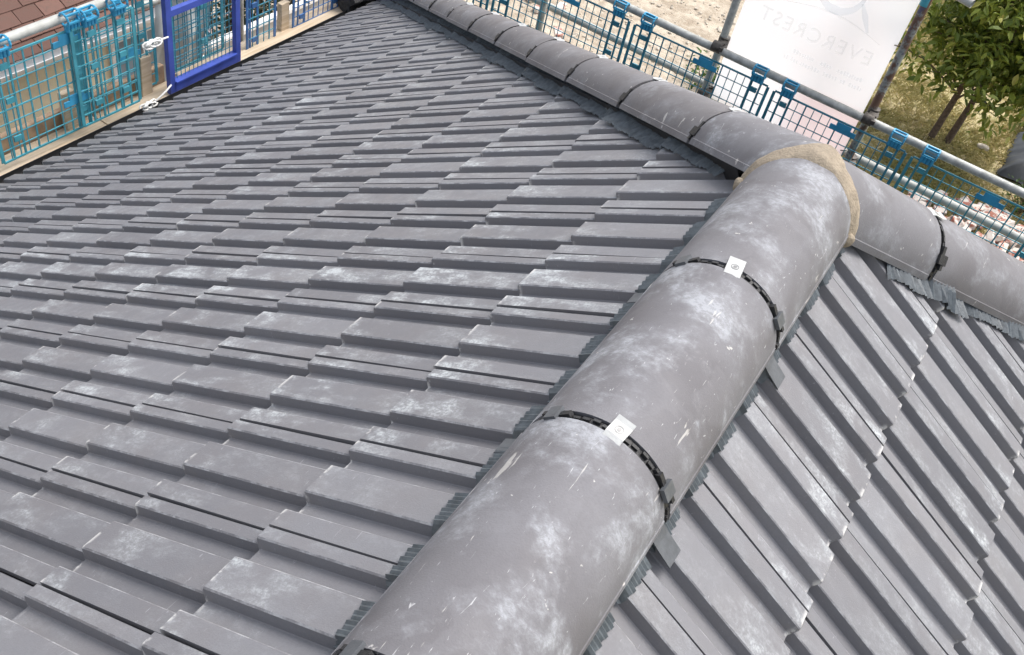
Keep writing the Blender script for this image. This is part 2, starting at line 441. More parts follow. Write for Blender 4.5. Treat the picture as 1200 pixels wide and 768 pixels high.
for vis, side, i, j, s, y0, cut in cand:
    rnd = random.Random(i * 977 + j * 131 + (5 if side == 'left' else 0))
    mw = basis(side, y0 + rnd.uniform(-.0006, .0006), s + rnd.uniform(-.004, .004)) @ Matrix.Rotation(rnd.gauss(0, .0022), 4, 'Z') @ Matrix.Rotation(rnd.gauss(0, .003), 4, 'X') @ Matrix.Translation((0, 0, rnd.uniform(-.0015, .0015)))
    me = TMESH[side]
    if cut: me = cutmesh(side, mw, me)
    if len(me.vertices) == 0: continue
    if vis < 0 or ntile >= 300:
        rest.append((side, mw, me)); continue
    ntile += 1
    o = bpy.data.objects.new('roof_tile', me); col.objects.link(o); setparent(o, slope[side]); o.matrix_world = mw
    st = rnd.uniform(.25, .55) * (1.15 if side == 'right' else 1.0)
    if rnd.random() < .12: st += .3
    if side == 'left' and j == 0: st = rnd.uniform(.95, 1.2)
    if side == 'left' and j in (-1, -2) and i < 4: st = rnd.uniform(.55, .85)
    if i > 7 and side == 'left': st *= .5
    o.color = (st, rnd.random(), 0, 1)
for side in ('left', 'right'):
    bm = bmesh.new()
    for sd_, mw, me in rest:
        if sd_ != side: continue
        t = me.copy(); t.transform(mw); bm.from_mesh(t)
    me = bpy.data.meshes.new('tile_field'); bm.to_mesh(me); bm.free()
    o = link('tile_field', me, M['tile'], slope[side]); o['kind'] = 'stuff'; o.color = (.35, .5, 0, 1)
print('TILES', ntile, len(rest))

# ------------------------------------------------------------------ ridge and hips
RR = .1205; ZC = .060 - RR
def shell(origin, direc, length, R=RR, thick=.014, a_lo=3, n=30, rim=True, planes=(), nseg=6):
    """half-round tile from origin along direc (world mesh)"""
    d = Vector(direc).normalized(); up = Vector((0, 0, 1)); up = (up - d * up.dot(d)).normalized(); sd_ = d.cross(up)
    prof_ = []
    A0, A1 = R_(a_lo), math.pi - R_(a_lo)
    ang = [A0 + (A1 - A0) * k / n for k in range(n + 1)]
    outer = [(math.cos(a) * R, math.sin(a) * R) for a in ang]
    if rim:   # thickened lower rim
        k = .0016
        lo = [(math.cos(A0 + q) * (R + kk), math.sin(A0 + q) * (R + kk)) for q, kk in ((0, k), (.12, k), (.135, .0001))]
        outer = lo + [p for p, a in zip(outer, ang) if A0 + .16 < a < A1 - .16] + [(-a, b) for a, b in reversed(lo)]
    inner = [(math.cos(a) * (R - thick), math.sin(a) * (R - thick)) for a in reversed(ang[::3])]
    loop = outer + inner; m_ = len(loop); vs = []
    for q in range(nseg + 1):
        # eased ends
        for (a, b) in loop: vs.append(Vector(origin) + d * (length * q / nseg) + sd_ * a + up * b)
    fs = []
    for q in range(nseg):
        for k in range(m_):
            k2 = (k + 1) % m_; fs.append((q * m_ + k, q * m_ + k2, (q + 1) * m_ + k2, (q + 1) * m_ + k))
    fs.append(tuple(range(m_ - 1, -1, -1))); fs.append(tuple(nseg * m_ + k for k in range(m_)))
    me = bpy.data.meshes.new('shell'); me.from_pydata([tuple(v) for v in vs], [], fs); me.update()
    bm = bmesh.new(); bm.from_mesh(me)
    bmesh.ops.recalc_face_normals(bm, faces=bm.faces[:])
    for co, no in planes:
        bmesh.ops.bisect_plane(bm, geom=bm.verts[:] + bm.edges[:] + bm.faces[:], plane_co=Vector(co), plane_no=Vector(no), clear_outer=True)
        ed = [e for e in bm.edges if e.is_boundary]
        if ed: bmesh.ops.triangle_fill(bm, edges=ed, use_beauty=True)
    # soften arrises
    bm.to_mesh(me); bm.free(); me.update(); return me, d, up, sd_

def arc_strip(c, d, up, sd_, R, a0, a1, width, thick, n=26, wob=0.0):
    mb = MB(); vs = []
    for k in range(n + 1):
        a = a0 + (a1 - a0) * k / n
        rr = R + (noise.noise(Vector((k * .9, c[1] * 7, 0))) * wob)
        for dw in (-.5, .5):
            for t in (0, -thick):
                vs.append(Vector(c) + d * (dw * width) + sd_ * math.cos(a) * (rr + t) + up * math.sin(a) * (rr + t))
    fs = []
    for k in range(n):
        b = k * 4; e = b + 4
        fs += [(b, b + 2, e + 2, e), (b + 1, e + 1, e + 3, b + 3), (b, e, e + 1, b + 1), (b + 2, b + 3, e + 3, e + 2)]
    fs += [(0, 1, 3, 2), (n * 4, n * 4 + 2, n * 4 + 3, n * 4 + 1)]
    mb.add(vs, fs); return mb

def joint(c, d, up, sd_, parent, a_lo=4, sides=((1, 46), (-1, 55)), clip=True, feet=None, tabmat='tab', seed=0):
    """dry union under the gap, end tabs, crown clip"""
    c = Vector(c); rnd = random.Random(seed)
    u = arc_strip(c, d, up, sd_, RR - .0045, R_(a_lo + 2), math.pi - R_(a_lo + 2), .046, .005, wob=.002)
    for k in range(22):      # ragged sealing lip seen in the gap
        a = R_(a_lo + 6 + k * (168 - 2 * a_lo) / 21.0 + rnd.uniform(-2, 2)); r = RR - .0030 + rnd.uniform(-.001, .0016)
        p = c + sd_ * math.cos(a) * r + up * math.sin(a) * r + d * rnd.uniform(-.003, .003)
        t = (-sd_ * math.sin(a) + up * math.cos(a)); nn = sd_ * math.cos(a) + up * math.sin(a)
        u.box(p, (.011, .005, .006), (t, d, nn))
    u.build('dry_union', M['union'], parent)
    for sg, tab_a in sides:
        a = math.pi / 2 + sg * R_(tab_a)
        nn = sd_ * math.cos(a) + up * math.sin(a); t = -sd_ * math.sin(a) + up * math.cos(a)
        q = MB(); q.box(c + nn * (RR + .003), (.022, .026, .007), (t, d, nn)); q.box(c + nn * (RR - .004) - t * sg * .019, (.022, .009, .012), (t, d, nn), 1)
        q.box(c + nn * (RR + .001) - t * sg * -.016 + d * .004, (.014, .008, .006), (t, d, nn), 1)
        q.build('union_tab', [M[tabmat], M['union']], parent)
    if clip:
        q = MB(); a = math.pi / 2 + R_(rnd.uniform(-3, 3)); nn = sd_ * math.cos(a) + up * math.sin(a); t = -sd_ * math.sin(a) + up * math.cos(a)
        yaw = rnd.uniform(-.15, .15); d2 = (d * math.cos(yaw) + t * math.sin(yaw)).normalized(); t2 = nn.cross(d2)
        cc = c + nn * (RR + .0028) + d * .004
        vs = []
        for yy, hh in ((-.021, -.0035), (-.012, 0), (.013, 0), (.021, .003)):
            for xx in (-.0145, .0145): vs.append(cc + d2 * yy + t2 * xx + nn * hh)
        vs += [v - nn * .0016 for v in vs[:8]]
        q.add(vs, [(0, 1, 3, 2), (2, 3, 5, 4), (4, 5, 7, 6), (8, 10, 11, 9), (10, 12, 13, 11), (12, 14, 15, 13), (0, 2, 10, 8), (2, 4, 12, 10), (4, 6, 14, 12),
                   (1, 9, 11, 3), (3, 11, 13, 5), (5, 13, 15, 7), (0, 8, 9, 1), (6, 7, 15, 14)])
        for r0, r1, mi in ((.0004, .0034, 1), (.0056, .0072, 1)):    # screw head and pressed ring
            ring = []
            for k in range(14):
                aa = 2 * math.pi * k / 14
                for r in (r0, r1): ring.append(cc + d2 * (math.cos(aa) * r) + t2 * (math.sin(aa) * r) + nn * .0006)
            q.add(ring, [(2 * k, 2 * k + 1, (2 * k + 3) % 28, (2 * k + 2) % 28) for k in range(14)], mi)
        q.box(c + nn * (RR - .006) + d * .002, (.005, .005, .016), (t2, d2, nn))
        q.build('fixing_clip', [M['clip'], M['screw']], parent)

PM = Vector((0, .452, 0)); nL = Vector((-.383, .924, 0)); nR = Vector((.383, .924, 0))
GAP = .0085
JY = [-.0218 - .4497 * k for k in range(5)]         # ridge joints
bounds = [PM.y + .1] + JY
rd = Vector((0, 1, 0))
for k in range(len(bounds) - 1):
    y1, y0 = bounds[k], bounds[k + 1]
    ln = y1 - y0 - 2 * GAP
    planes = ()
    if k == 0: planes = ((PM - nL * .012, nL), (PM - nR * .012, nR))
    me, d, up, sd_ = shell((random.uniform(-.002, .002), y0 + GAP, ZC + random.uniform(-.001, .001)), (random.uniform(-.004, .004), 1, 0), ln, planes=planes)
    o = link('ridge_tile', me, M['ridge'], house, 32); o.color = ((.75, .95, 1.0, .8, .8)[k], .12, 0, 1)
    joint((0, y0, ZC), d, up, sd_, o, seed=k + 3)
    # union feet lying on the tiles either side
    for side in ('left', 'right'):
        q = MB(); ww = (.030, .026)[side == 'left']
        s_ = .160; h0 = max(surf(side, s_, y0 + dy) for dy in (-.02, -.01, 0, .01, .02)) + .006
        yc = y0 - (.006 if side == 'right' else .0)
        vs = [onslope(side, ss, yc + dy, hh) for dy in (-ww / 2 - .004, ww / 2 + .004) for ss, hh in ((.120, h0 + .010), (.150, h0 + .003), (.186, h0 - .001))]
        vs += [v - Vector((0, 0, .003)) for v in vs]
        q.add(vs, [(0, 1, 4, 3), (1, 2, 5, 4), (6, 9, 10, 7), (7, 10, 11, 8), (0, 6, 7, 1), (1, 7, 8, 2), (2, 8, 11, 5), (5, 11, 10, 4), (4, 10, 9, 3), (3, 9, 6, 0)])
        q.build('union_foot', M['tab'], o)
tn = math.tan(TH)
def hipdir(sg): return Vector((sg, 1, -tn + (.020 if sg < 0 else .0))).normalized()
for sg, D0, nt in ((-1, .385, 12), (1, .392, 12)):
    hd = hipdir(sg); up = (Vector((0, 0, 1)) - hd * hd.z).normalized()
    O = Vector((0, .464 if sg < 0 else .456, .070 if sg < 0 else .064)) - up * RR
    edges = [-.35] + [D0 + .4497 * k for k in range(nt)]
    nn = nL if sg < 0 else nR
    for k in range(nt):
        a, b = edges[k], edges[k + 1]; planes = ()
        if k == 0: planes = ((PM + nn * .014, -nn), (Vector((0, 0, 0)), Vector((-sg, 0, 0))))
        jit = Vector((random.uniform(-.003, .003), random.uniform(-.003, .003), random.uniform(-.002, .002)))
        me, d, u2, sd_ = shell(O + jit + hd * (a + (GAP if k else 0)), hd + jit * .6, b - a - GAP * (2 if k else 1), planes=planes, a_lo=20 if sg < 0 else 9)
        o = link('hip_tile', me, M['ridge'], house, 32)
        o.color = ((.9 if k == 0 else .5 if k == 1 else .28) if sg < 0 else .45, (.15 if k == 0 else .55) if sg < 0 else .2, 0, 1)
        if k < nt - 1:
            joint(O + hd * b, d, u2, sd_, o, seed=40 + k + (20 if sg > 0 else 0), a_lo=20 if sg < 0 else 9, sides=((1, 54), (-1, 54)), tabmat='union')

for side, sg in (('left', -1), ('right', 1)):
    mb = MB(); vs = []; n_ = 60
    for k in range(n_ + 1):
        dd = .12 + 4.75 * k / n_; off = .088
        xx = dd * .7071 + off * .7071; yy = YM - .03 + dd * .7071 - off * .7071
        for hh in (-.05, .020 if sg < 0 else -.005): vs.append(onslope(side, xx / C, yy, hh))
    mb.add(vs, [(2 * k, 2 * k + 2, 2 * k + 3, 2 * k + 1) for k in range(n_)])
    mb.build('hip_gap_shade', M['black'], house)  # black strip added so the gap under the hip tiles looks shaded
# mortar bedded into the mitre
mb = MB(); vs = []; n = 44; cross = 7
for k in range(n + 1):
    a = math.pi * k / n
    x = -math.cos(a) * RR; y = PM.y - .4146 * abs(x); z = ZC + math.sin(a) * RR
    c_ = Vector((x, y, z)); nn = Vector((-math.cos(a), 0, math.sin(a)))
    wd_ = nL if x < 0 else nR
    blend = max(-1, min(1, x / .03)); wd_ = (nL * (1 - blend) / 2 + nR * (1 + blend) / 2).normalized()
    ww = .026 + .005 * noise.noise(Vector((k * .35, 1, 0))) + (.004 if .25 < k / n < .6 else 0)
    ww += .014 * math.exp(-(x / .03) ** 2)
    for q in range(cross):
        t = q / (cross - 1) * 2 - 1
        ap = math.exp(-(x / .03) ** 2)
        hh = (.0040 + .010 * ap) * (1 - t ** 4) ** .8 - .006 * (abs(t) > .99) + .0013 * noise.noise(Vector((k * .5, q * .8, 3)))
        vs.append(c_ + wd_ * (t * ww) + nn * hh)
fs = [(k * cross + q, k * cross + q + 1, (k + 1) * cross + q + 1, (k + 1) * cross + q) for k in range(n) for q in range(cross - 1)]
mb.add(vs, fs)
for sg in (-1, 1):        # lump of mortar squeezed out at each foot of the mitre
    lump = bmesh.new(); bmesh.ops.create_icosphere(lump, subdivisions=3, radius=.015)
    for v in lump.verts:
        v.co *= 1 + .28 * noise.noise(v.co * 60 + Vector((sg, 0, 0)))
        v.co.z *= 1.2
    lump.verts.ensure_lookup_table()
    mb.add([v.co + Vector((sg * (RR + .0), PM.y - .052, ZC + .004)) for v in lump.verts], [tuple(v.index for v in f.verts) for f in lump.faces]); lump.free()
vs = []; n2 = 12        # seam between the two hips on the far side
for k in range(n2 + 1):
    l = .10 * k / n2; drop = RR - math.sqrt(RR * RR - l * l)
    for q in range(5):
        t = q / 2 - 1
        vs.append(Vector((t * .016, .460 + 1.40 * l - .010 * abs(t), .0675 - .44 * l - .92 * drop + .002 - .004 * abs(t))))
mb.add(vs, [(k * 5 + q, k * 5 + q + 1, (k + 1) * 5 + q + 1, (k + 1) * 5 + q) for k in range(n2) for q in range(4)])
mb.build('mortar_joint', M['mortar'], house, smooth=70)

# pleated ridge roll along both sides of the ridge
def smoothsurf(side, s, y, w_=.010):
    return max(surf(side, s, y), sum(surf(side, s, y + dy) for dy in (-w_, -w_ / 2, 0, w_ / 2, w_)) / 5)
for side in ('left', 'right'):
    mb = MB(); vs = []; y = -1.75; ny = 0; ss_n = 5
    while y < PM.y - .045:
        rise = smoothsurf(side, .16, y) > -.030
        so = (.186 if rise else .150) + .0065 * noise.noise(Vector((y * 9, 3 if side == 'left' else 8, 0))) + (.002 if ny % 4 < 2 else -.001)
        if side == 'right': so -= .024 * rise + .004
        pl = .0013 * (1 if ny % 2 else -1)
        for q in range(ss_n):
            f = q / (ss_n - 1); s_ = .075 + (so - .075) * f
            h = smoothsurf(side, s_, y) + .0035 + (1 - f) ** 1.3 * .030 + pl * min(1, f * 1.6)
            vs.append(onslope(side, s_, y, h))
        y += .0042; ny += 1
    mb.add(vs, [(k * ss_n + q, k * ss_n + q + 1, (k + 1) * ss_n + q + 1, (k + 1) * ss_n + q) for k in range(ny - 1) for q in range(ss_n - 1)])
    mb.build('ridge_roll', M['flash'], house)
# hip roll strips, wider, with loose ragged flaps
for side, sg in (('left', -1), ('right', 1)):
    k0 = 0; dcur = .16
    piece = 0
    while dcur < (5.0 if sg < 0 else 1.6):
        ln = random.uniform(.17, .30) if sg < 0 else random.uniform(.20, .26)
        mb = MB(); vs = []; nn_ = int(ln / .006); qn = 5
        base_w = random.uniform(.128, .152) if sg < 0 else random.uniform(.158, .172)
        lift = random.uniform(.002, .012)
        for k in range(nn_ + 1):
            dd = dcur + ln * k / nn_           # plan distance along the hip
            px_, py_ = dd * .7071 * 1.0, YM + dd * .7071
            wv = base_w + .010 * noise.noise(Vector((dd * 14, piece, 0))) + (.003 if k % 5 == 0 else 0) + (.016 * (k / nn_) if sg > 0 else .012 * (k / nn_))
            for q in range(qn):
                f = q / (qn - 1); off = .03 + (wv - .03) * f
                xx = px_ + off * .7071; yy = py_ - off * .7071
                s_ = abs(xx) / C
                h = max(surf(side, s_, yy), surf(side, s_, yy - .02) - .004, surf(side, s_, yy + .02) - .004) + .004 + lift * f * (k / nn_) + (1 - f) ** 1.2 * (.040 if sg < 0 else .03) + .0024 * (1 if k % 2 else -1) * min(1, f * 2)
                vs.append(onslope(side, s_, yy, h))
        mb.add(vs, [(k * qn + q, k * qn + q + 1, (k + 1) * qn + q + 1, (k + 1) * qn + q) for k in range(nn_) for q in range(qn - 1)])
        mb.build('hip_roll', M['flash'], house)
        dcur += ln + (random.uniform(-.015, .01)); piece += 1

# eaves: gutter, comb filler
def gutter(name, p0, p1, mat, parent, r=.05, flip=1, n=8):
    p0, p1 = Vector(p0), Vector(p1); t = (p1 - p0).normalized(); sd_ = t.cross(Vector((0, 0, 1))).normalized()
    mb = MB(); vs = []
    for p in (p0, p1):
        for rr in (r, r - .004):
            for k in range(n + 1):
                a = math.pi + math.pi * k / n; vs.append(p + sd_ * math.cos(a) * rr + Vector((0, 0, math.sin(a) * rr)))
    m_ = n + 1; fs = []
    for k in range(n):
        fs += [(k, k + 1, 2 * m_ + k + 1, 2 * m_ + k), (m_ + k + 1, m_ + k, 3 * m_ + k, 3 * m_ + k + 1)]
    fs += [(0, 2 * m_, 3 * m_, m_), (m_ - 1, 2 * m_ - 1, 4 * m_ - 1, 3 * m_ - 1)]
    mb.add(vs, fs); return mb.build(name, mat, parent, smooth=40)
EX, EZ = -SE * C, -SE * S
gutter('gutter', (EX - .012, -4.0, EZ - .030), (EX - .012, 4.0, EZ - .030), M['black'], house, r=.055)
gutter('gutter', (-3.4, YM - EX - .005, EZ - .035), (3.4, YM - EX - .005, EZ - .035), M['black'], house, r=.052)
mb = MB(); mb.box((EX + .075, -.02, EZ - .10), (.02, 7.9, .16)); mb.build('fascia', M['black'], house)
mb = MB()
for k in range(36):
    yy = k * .108 - .02
    if yy > YM + 3.4: break
    mb.tube([(EX - .002, yy + .045, EZ - .018), (EX - .018, yy + .045, EZ - .034)], .017, 7)
mb.build('eaves_comb', M['black'], house)

# ------------------------------------------------------------------ scaffold
def tube_thing(name, p0, p1, mat, label, cat='tube', group=None, r=.0242, bow=.004):
    mb = MB(); p0, p1 = Vector(p0), Vector(p1)
    pts = [p0.lerp(p1, k / 6) + Vector((0, 0, -bow * math.sin(math.pi * k / 6))) for k in range(7)]
    mb.tube(pts, r, 14, cap=False)
    mb.tube([p0 + (p1 - p0).normalized() * .001, p0 - (p1 - p0).normalized() * .0], r * .98, 14)
    return tag(mb.build(name, mat, smooth=50), label, cat, group)

LX = -3.66; LRZ = -1.545
RY = 4.125; RRZ = -1.592
def guard(name, origin, along, width, z_top, z_bot, out, mats, label, group, hooks=(.09, -.09), tube_z=None, plates=((.5, 0),), cell=(.052, .068)):
    """mesh guard hung on a rail; origin = lower start, along/out unit vectors"""
    along, out = Vector(along), Vector(out); up = Vector((0, 0, 1)); H = z_top - z_bot
    o0 = Vector((origin[0], origin[1], z_bot)); ax = (along, out, up)
    root = empty(name, tuple(o0), label, 'mesh guard', group)
    fr = MB()
    for a0 in (.012, width - .012):
        fr.box(o0 + along * a0 + up * H / 2, (.018, .007, H - .02), ax)
    for z in (.005, H - .005): fr.box(o0 + along * width / 2 + up * z, (width - .03, .007, .010), ax)
    fr.build('frame', mats[0], root)
    wr = MB(); nv = int(round((width - .024) / cell[0])); nh = int(round(H / cell[1]))
    for k in range(1, nv):
        wv = .0085 if k % 4 == 0 else .0046
        wr.box(o0 + along * (.012 + (width - .024) * k / nv) + up * H / 2 + out * .0015, (wv, .005, H - .018), ax)
    for k in range(1, nh):
        wr.box(o0 + along * width / 2 + up * (H * k / nh) - out * .002, (width - .046, .0045, .0044 if k != nh // 2 else .007), ax)
    g = wr.build('wire_grid', mats[1], root); g['kind'] = 'stuff'
    for hk in hooks:
        a0 = hk if hk > 0 else width + hk
        hb = MB(); c = o0 + along * a0 + up * H
        for da in (-.032, .032): hb.box(c + along * da - up * (H * .5) + out * .002, (.010, .008, H - .02), ax)
        for dz in (.10, .42, .80):
            hb.box(c - up * (H * dz) - out * .004, (.042, .010, .030), ax)
        hb.build('hook_strap', mats[0], root)
        hb = MB()
        tz = (tube_z if tube_z is not None else z_top + .06)
        hb.box(c + up * .010 - out * .004, (.080, .020, .038), ax)
        for kk in range(4): hb.tube([c + along * (-.030 + .020 * kk) + up * .032 - out * .014, c + along * (-.030 + .020 * kk) - up * .004 - out * .014], .008, 8)
        # cage round the rail: two side rings and bars across
        cc = Vector((c.x, c.y, tz))
        for da in (-.038, .038):
            pts = [cc + along * da + (out * math.cos(t) + up * math.sin(t)) * .031 for t in [math.pi * 2 * q / 12 for q in range(13)]]
            hb.tube(pts, .0058, 6, cap=False)
        for t in (.9, 2.2, 3.6, 5.6):
            hb.box(cc + (out * math.cos(t) + up * math.sin(t)) * .031, (.084, .009, .009), ax)
        hb.build('hook', mats[2], root)
    for (fa, kind) in plates:
        pb = MB(); c = o0 + along * (width * fa) + up * (H - .040 if kind == 0 else H * kind)
        pb.box(c - out * .005, (.088, .006, .058), ax)
        for da in (-.062, .062):
            pb.box(c + along * da - out * .005 - up * .012, (.036, .006, .030), ax)
        pb.build('label_plate', mats[2], root)
    return root

tube_thing('scaffold_tube', (LX + .035, -1.2, LRZ - .005), (LX + .035, 2.28, LRZ - .012), M['whitetube'], 'pale guard rail tube above the cream wall and the teal mesh guards', group='scaffold rails')
tube_thing('scaffold_tube', (LX - .05, 2.0, LRZ - .02), (LX - .05, 4.6, LRZ - .05), M['galv'], 'grey guard rail tube running on past the violet gate', group='scaffold rails')
tube_thing('scaffold_tube', (-4.3, RY - .04, RRZ + .01), (2.6, RY - .04, RRZ - .035), M['galv'], 'grey guard rail tube with blue hooks in front of white banner', group='scaffold rails')
tube_thing('scaffold_tube', (-4.3, RY + .16, -1.90), (2.8, RY + .16, -2.00), M['whitetube'], 'pale lower rail tube seen through the mesh guards', group='scaffold rails')
post_lab = {-2.42: 'grey scaffold post half hidden behind mesh left of the banner', -1.19: 'greenish grey scaffold post at the banner edge by bare earth',
            -.205: 'rusty scrubbed scaffold post at the banner edge beside the tree', 1.7: 'grey scaffold post at the end of the rail past the rubble'}
for xx, mat in ((-2.42, 'galv'), (-1.19, 'galv'), (-.205, 'rust'), (1.7, 'galv')):
    tube_thing('scaffold_post', (xx + .02, RY + .06, GZ - .02), (xx - .03, RY + .06, -.3), M[mat], post_lab[xx], 'scaffold post', 'scaffold posts', bow=0)
for yy in (.35, 4.3):
    tube_thing('scaffold_post', (LX - .1, yy, GZ - .02), (LX - .1, yy, -1.1), M['galv'], 'grey scaffold post carrying the eaves guard rail', 'scaffold post', 'eaves scaffold posts', bow=0)
# teal sleeve at the top of the rusty post
mb = MB(); mb.tube([(-.2325, RY + .06, -.94), (-.2355, RY + .06, -.80)], .0275, 14); tag(mb.build('post_sleeve', M['teal'], smooth=50), 'teal plastic sleeve near the top of the rusty post', 'sleeve')
tube_thing('scaffold_tube', (-.50, 4.42, -.86), (-.02, 4.30, -.878), M['whitetube'], 'short pale tube end poking out above the tree', bow=0)
tube_thing('scaffold_tube', (-.47, 4.42, GZ - .02), (-.47, 4.42, -.5), M['galv'], 'grey scaffold post standing hidden behind the banner', 'scaffold post', bow=0)
def coupler(x, y, z, label):
    mb = MB()
    mb.tube([(x, y + .06, z - .032), (x, y + .06, z + .032)], .035, 10)
    mb.tube([(x - .03, y - .04, z), (x + .03, y - .04, z)], .034, 10)
    mb.box((x + .012, y + .012, z), (.05, .06, .045))
    mb.tube([(x + .035, y + .03, z + .01), (x + .035, y - .075, z + .01)], .008, 6)
    mb.box((x + .035, y - .075, z + .01), (.024, .016, .024))
    tag(mb.build('scaffold_coupler', M['coupler'], smooth=40), label, 'coupler', 'scaffold couplers')
coupler(-1.197, RY, RRZ, 'dark coupler where the rail meets the greenish post')
coupler(-.212, RY, RRZ - .014, 'dark coupler where the rail meets the rusty post')
coupler(-1.187, RY + .03, -1.935, 'dark coupler low on the greenish post behind mesh')
coupler(-.203, RY + .03, -1.955, 'dark coupler low on the rusty post behind mesh')

rg = 'mesh guards hung along the hip-end rail'
td = [M['tealdark'], M['tealdark'], M['blueplate']]; tl = [M['teal'], M['teal'], M['blueplate']]
xs_ = [-3.70, -2.76, -1.75, -.79, .085, 1.0]
lab = ['blue-green mesh guard at the far end of the hip-end rail', 'blue-green mesh guard in front of litter and pale paving', 'blue-green mesh guard between bare earth and banner',
       'blue-green mesh guard in front of the white banner', 'blue-green mesh guard in front of the brick rubble']
for k in range(5):
    x0 = xs_[k] + .012; wdt = xs_[k + 1] - xs_[k] - .020
    tz = RRZ + .01 - .045 * ((x0 + 4.3) / 6.9)
    guard('mesh_guard', (x0, RY - .075), (1, 0, 0), wdt, tz - .062, tz - .062 - .62, (0, 1, 0), td if k < 4 else tl, lab[k], rg, tube_z=tz - .003, plates=((.55, 0),))
lg = 'mesh guards hung along the eaves rail'
guard('mesh_guard', (LX + .07, .02), (0, 1, 0), .89, LRZ - .055, -2.165, (-1, 0, 0), tl, 'teal mesh guard at the near end of the eaves rail', lg, tube_z=LRZ, plates=((.3, 0),))
guard('mesh_guard', (LX + .07, .93), (0, 1, 0), .55, LRZ - .058, -2.172, (-1, 0, 0), tl, 'teal mesh guard in front of the cream wall', lg, hooks=(.11, -.045), tube_z=LRZ - .002, plates=((.84, 0), (.86, .33)))
guard('mesh_guard', (LX + .088, 1.40), (0, 1, 0), .40, LRZ - .052, -2.16, (-1, 0, 0), tl, 'teal mesh guard overlapping its neighbour before the white window', lg, hooks=(.12, -.10), tube_z=LRZ - .004, plates=())
guard('mesh_guard', (LX - .02, 1.50), (0, 1, 0), .52, LRZ - .075, -2.19, (-1, 0, 0), tl, 'doubled teal mesh guard hanging just behind the overlapping one', lg, hooks=(-.10,), tube_z=LRZ - .03, plates=((.62, .45),))
guard('mesh_guard', (LX + .0, 2.70), (0, 1, 0), .27, LRZ - .15, -2.30, (-1, 0, 0), [M['bluemesh'], M['tealdark'], M['blueplate']], 'narrow blue mesh guard right beside the violet gate', lg, hooks=(.07,), tube_z=LRZ - .02, plates=())
guard('mesh_guard', (LX + .0, 3.12), (0, 1, 0), .52, LRZ - .15, -2.29, (-1, 0, 0), [M['bluemesh'], M['bluemesh'], M['blueplate']], 'blue mesh guard at the corner next to the rolled netting', lg, hooks=(.09, -.09), tube_z=LRZ - .03, plates=((.3, 0),))
guard('mesh_guard', (LX - .12, 2.22), (0, 1, 0), .42, LRZ - .12, -2.25, (-1, 0, 0), [M['teal'], M['tealdark'], M['blueplate']], 'greenish mesh guard standing behind the violet gate', lg, hooks=(.25,), tube_z=LRZ - .02, plates=())

# violet gate
gx = LX + .062
gate = empty('scaffold_gate', (gx, 2.12, -2.32), 'violet-blue steel frame gate with wire infill at the eaves', 'gate')
for yy, hh in ((2.035, 1.05), (2.555, .95)):
    mb = MB(); mb.box((gx, yy, -2.315 + hh / 2), (.032, .036, hh)); mb.build('post', M['violet'], gate)
mb = MB(); mb.box((gx, 2.295, -2.222), (.036, .484, .12)); mb.box((gx + .004, 2.295, -2.157), (.046, .482, .010)); mb.build('bottom_rail', M['violet'], gate)
mb = MB(); mb.box((gx, 2.295, -1.735), (.030, .484, .036)); mb.build('top_rail', M['violet'], gate)
mb = MB()
for k in range(1, 15): mb.box((gx - .006, 2.055 + .48 * k / 15, -1.957), (.0035, .0035, .41))
for k in range(1, 9): mb.box((gx - .010, 2.295, -2.16 + .41 * k / 9), (.0035, .48, .0035))
o = mb.build('wire_grid', M['tealdark'], gate); o['kind'] = 'stuff'

# boards
def board(name, c, size, mat, label, cat='board', group=None, rz=0, rx=0):
    mb = MB(); ax = [Vector((1, 0, 0)), Vector((0, 1, 0)), Vector((0, 0, 1))]
    ax = [Matrix.Rotation(rz, 3, 'Z') @ Matrix.Rotation(rx, 3, 'X') @ a for a in ax]
    mb.box(c, size, ax)
    bm = bmesh.new(); me = mb.mesh(name); bm.from_mesh(me); bmesh.ops.recalc_face_normals(bm, faces=bm.faces[:])
    bmesh.ops.bevel(bm, geom=bm.edges[:], offset=.003, segments=1, affect='EDGES'); bm.to_mesh(me); bm.free()
    return tag(link(name, me, mat), label, cat, group)
board('scaffold_board', (LX + .022, .30, -2.240), (.145, 2.53, .038), M['wood'], 'pale scaffold board along the eaves beneath the cream wall', group='boards along the eaves')
board('scaffold_board', (LX + .022, 2.66, -2.246), (.145, 2.17, .038), M['wood'], 'pale scaffold board along the eaves running under the violet gate to the netting', group='boards along the eaves')
board('toe_board', (LX - .075, 1.0, -2.20), (.034, 2.2, .15), M['woodbrown'], 'brown toe board on edge behind the teal mesh', group='toe boards')
board('toe_board', (LX - .075, 3.05, -2.265), (.034, 1.7, .06), M['wood'], 'pale toe board on edge behind the blue mesh', group='toe boards')
for yy, zz, l in ((1.42, -2.13, 'short timber upright between two teal mesh guards'), (1.93, -2.12, 'short timber upright beside the lower white rope'),
                  (3.07, -2.17, 'short timber upright between two blue mesh guards'), (3.70, -2.18, 'short timber upright next to the rolled netting')):
    board('timber_upright', (LX - .030, yy, zz), (.040, .075, .26), M['wood'], l, 'timber', 'timber uprights', rx=random.uniform(-.04, .04))
# ledger carrying boards
tube_thing('scaffold_tube', (LX - .05, -1.2, -2.30), (LX - .05, 4.6, -2.33), M['galv'], 'grey ledger tube under the eaves boards', bow=0)

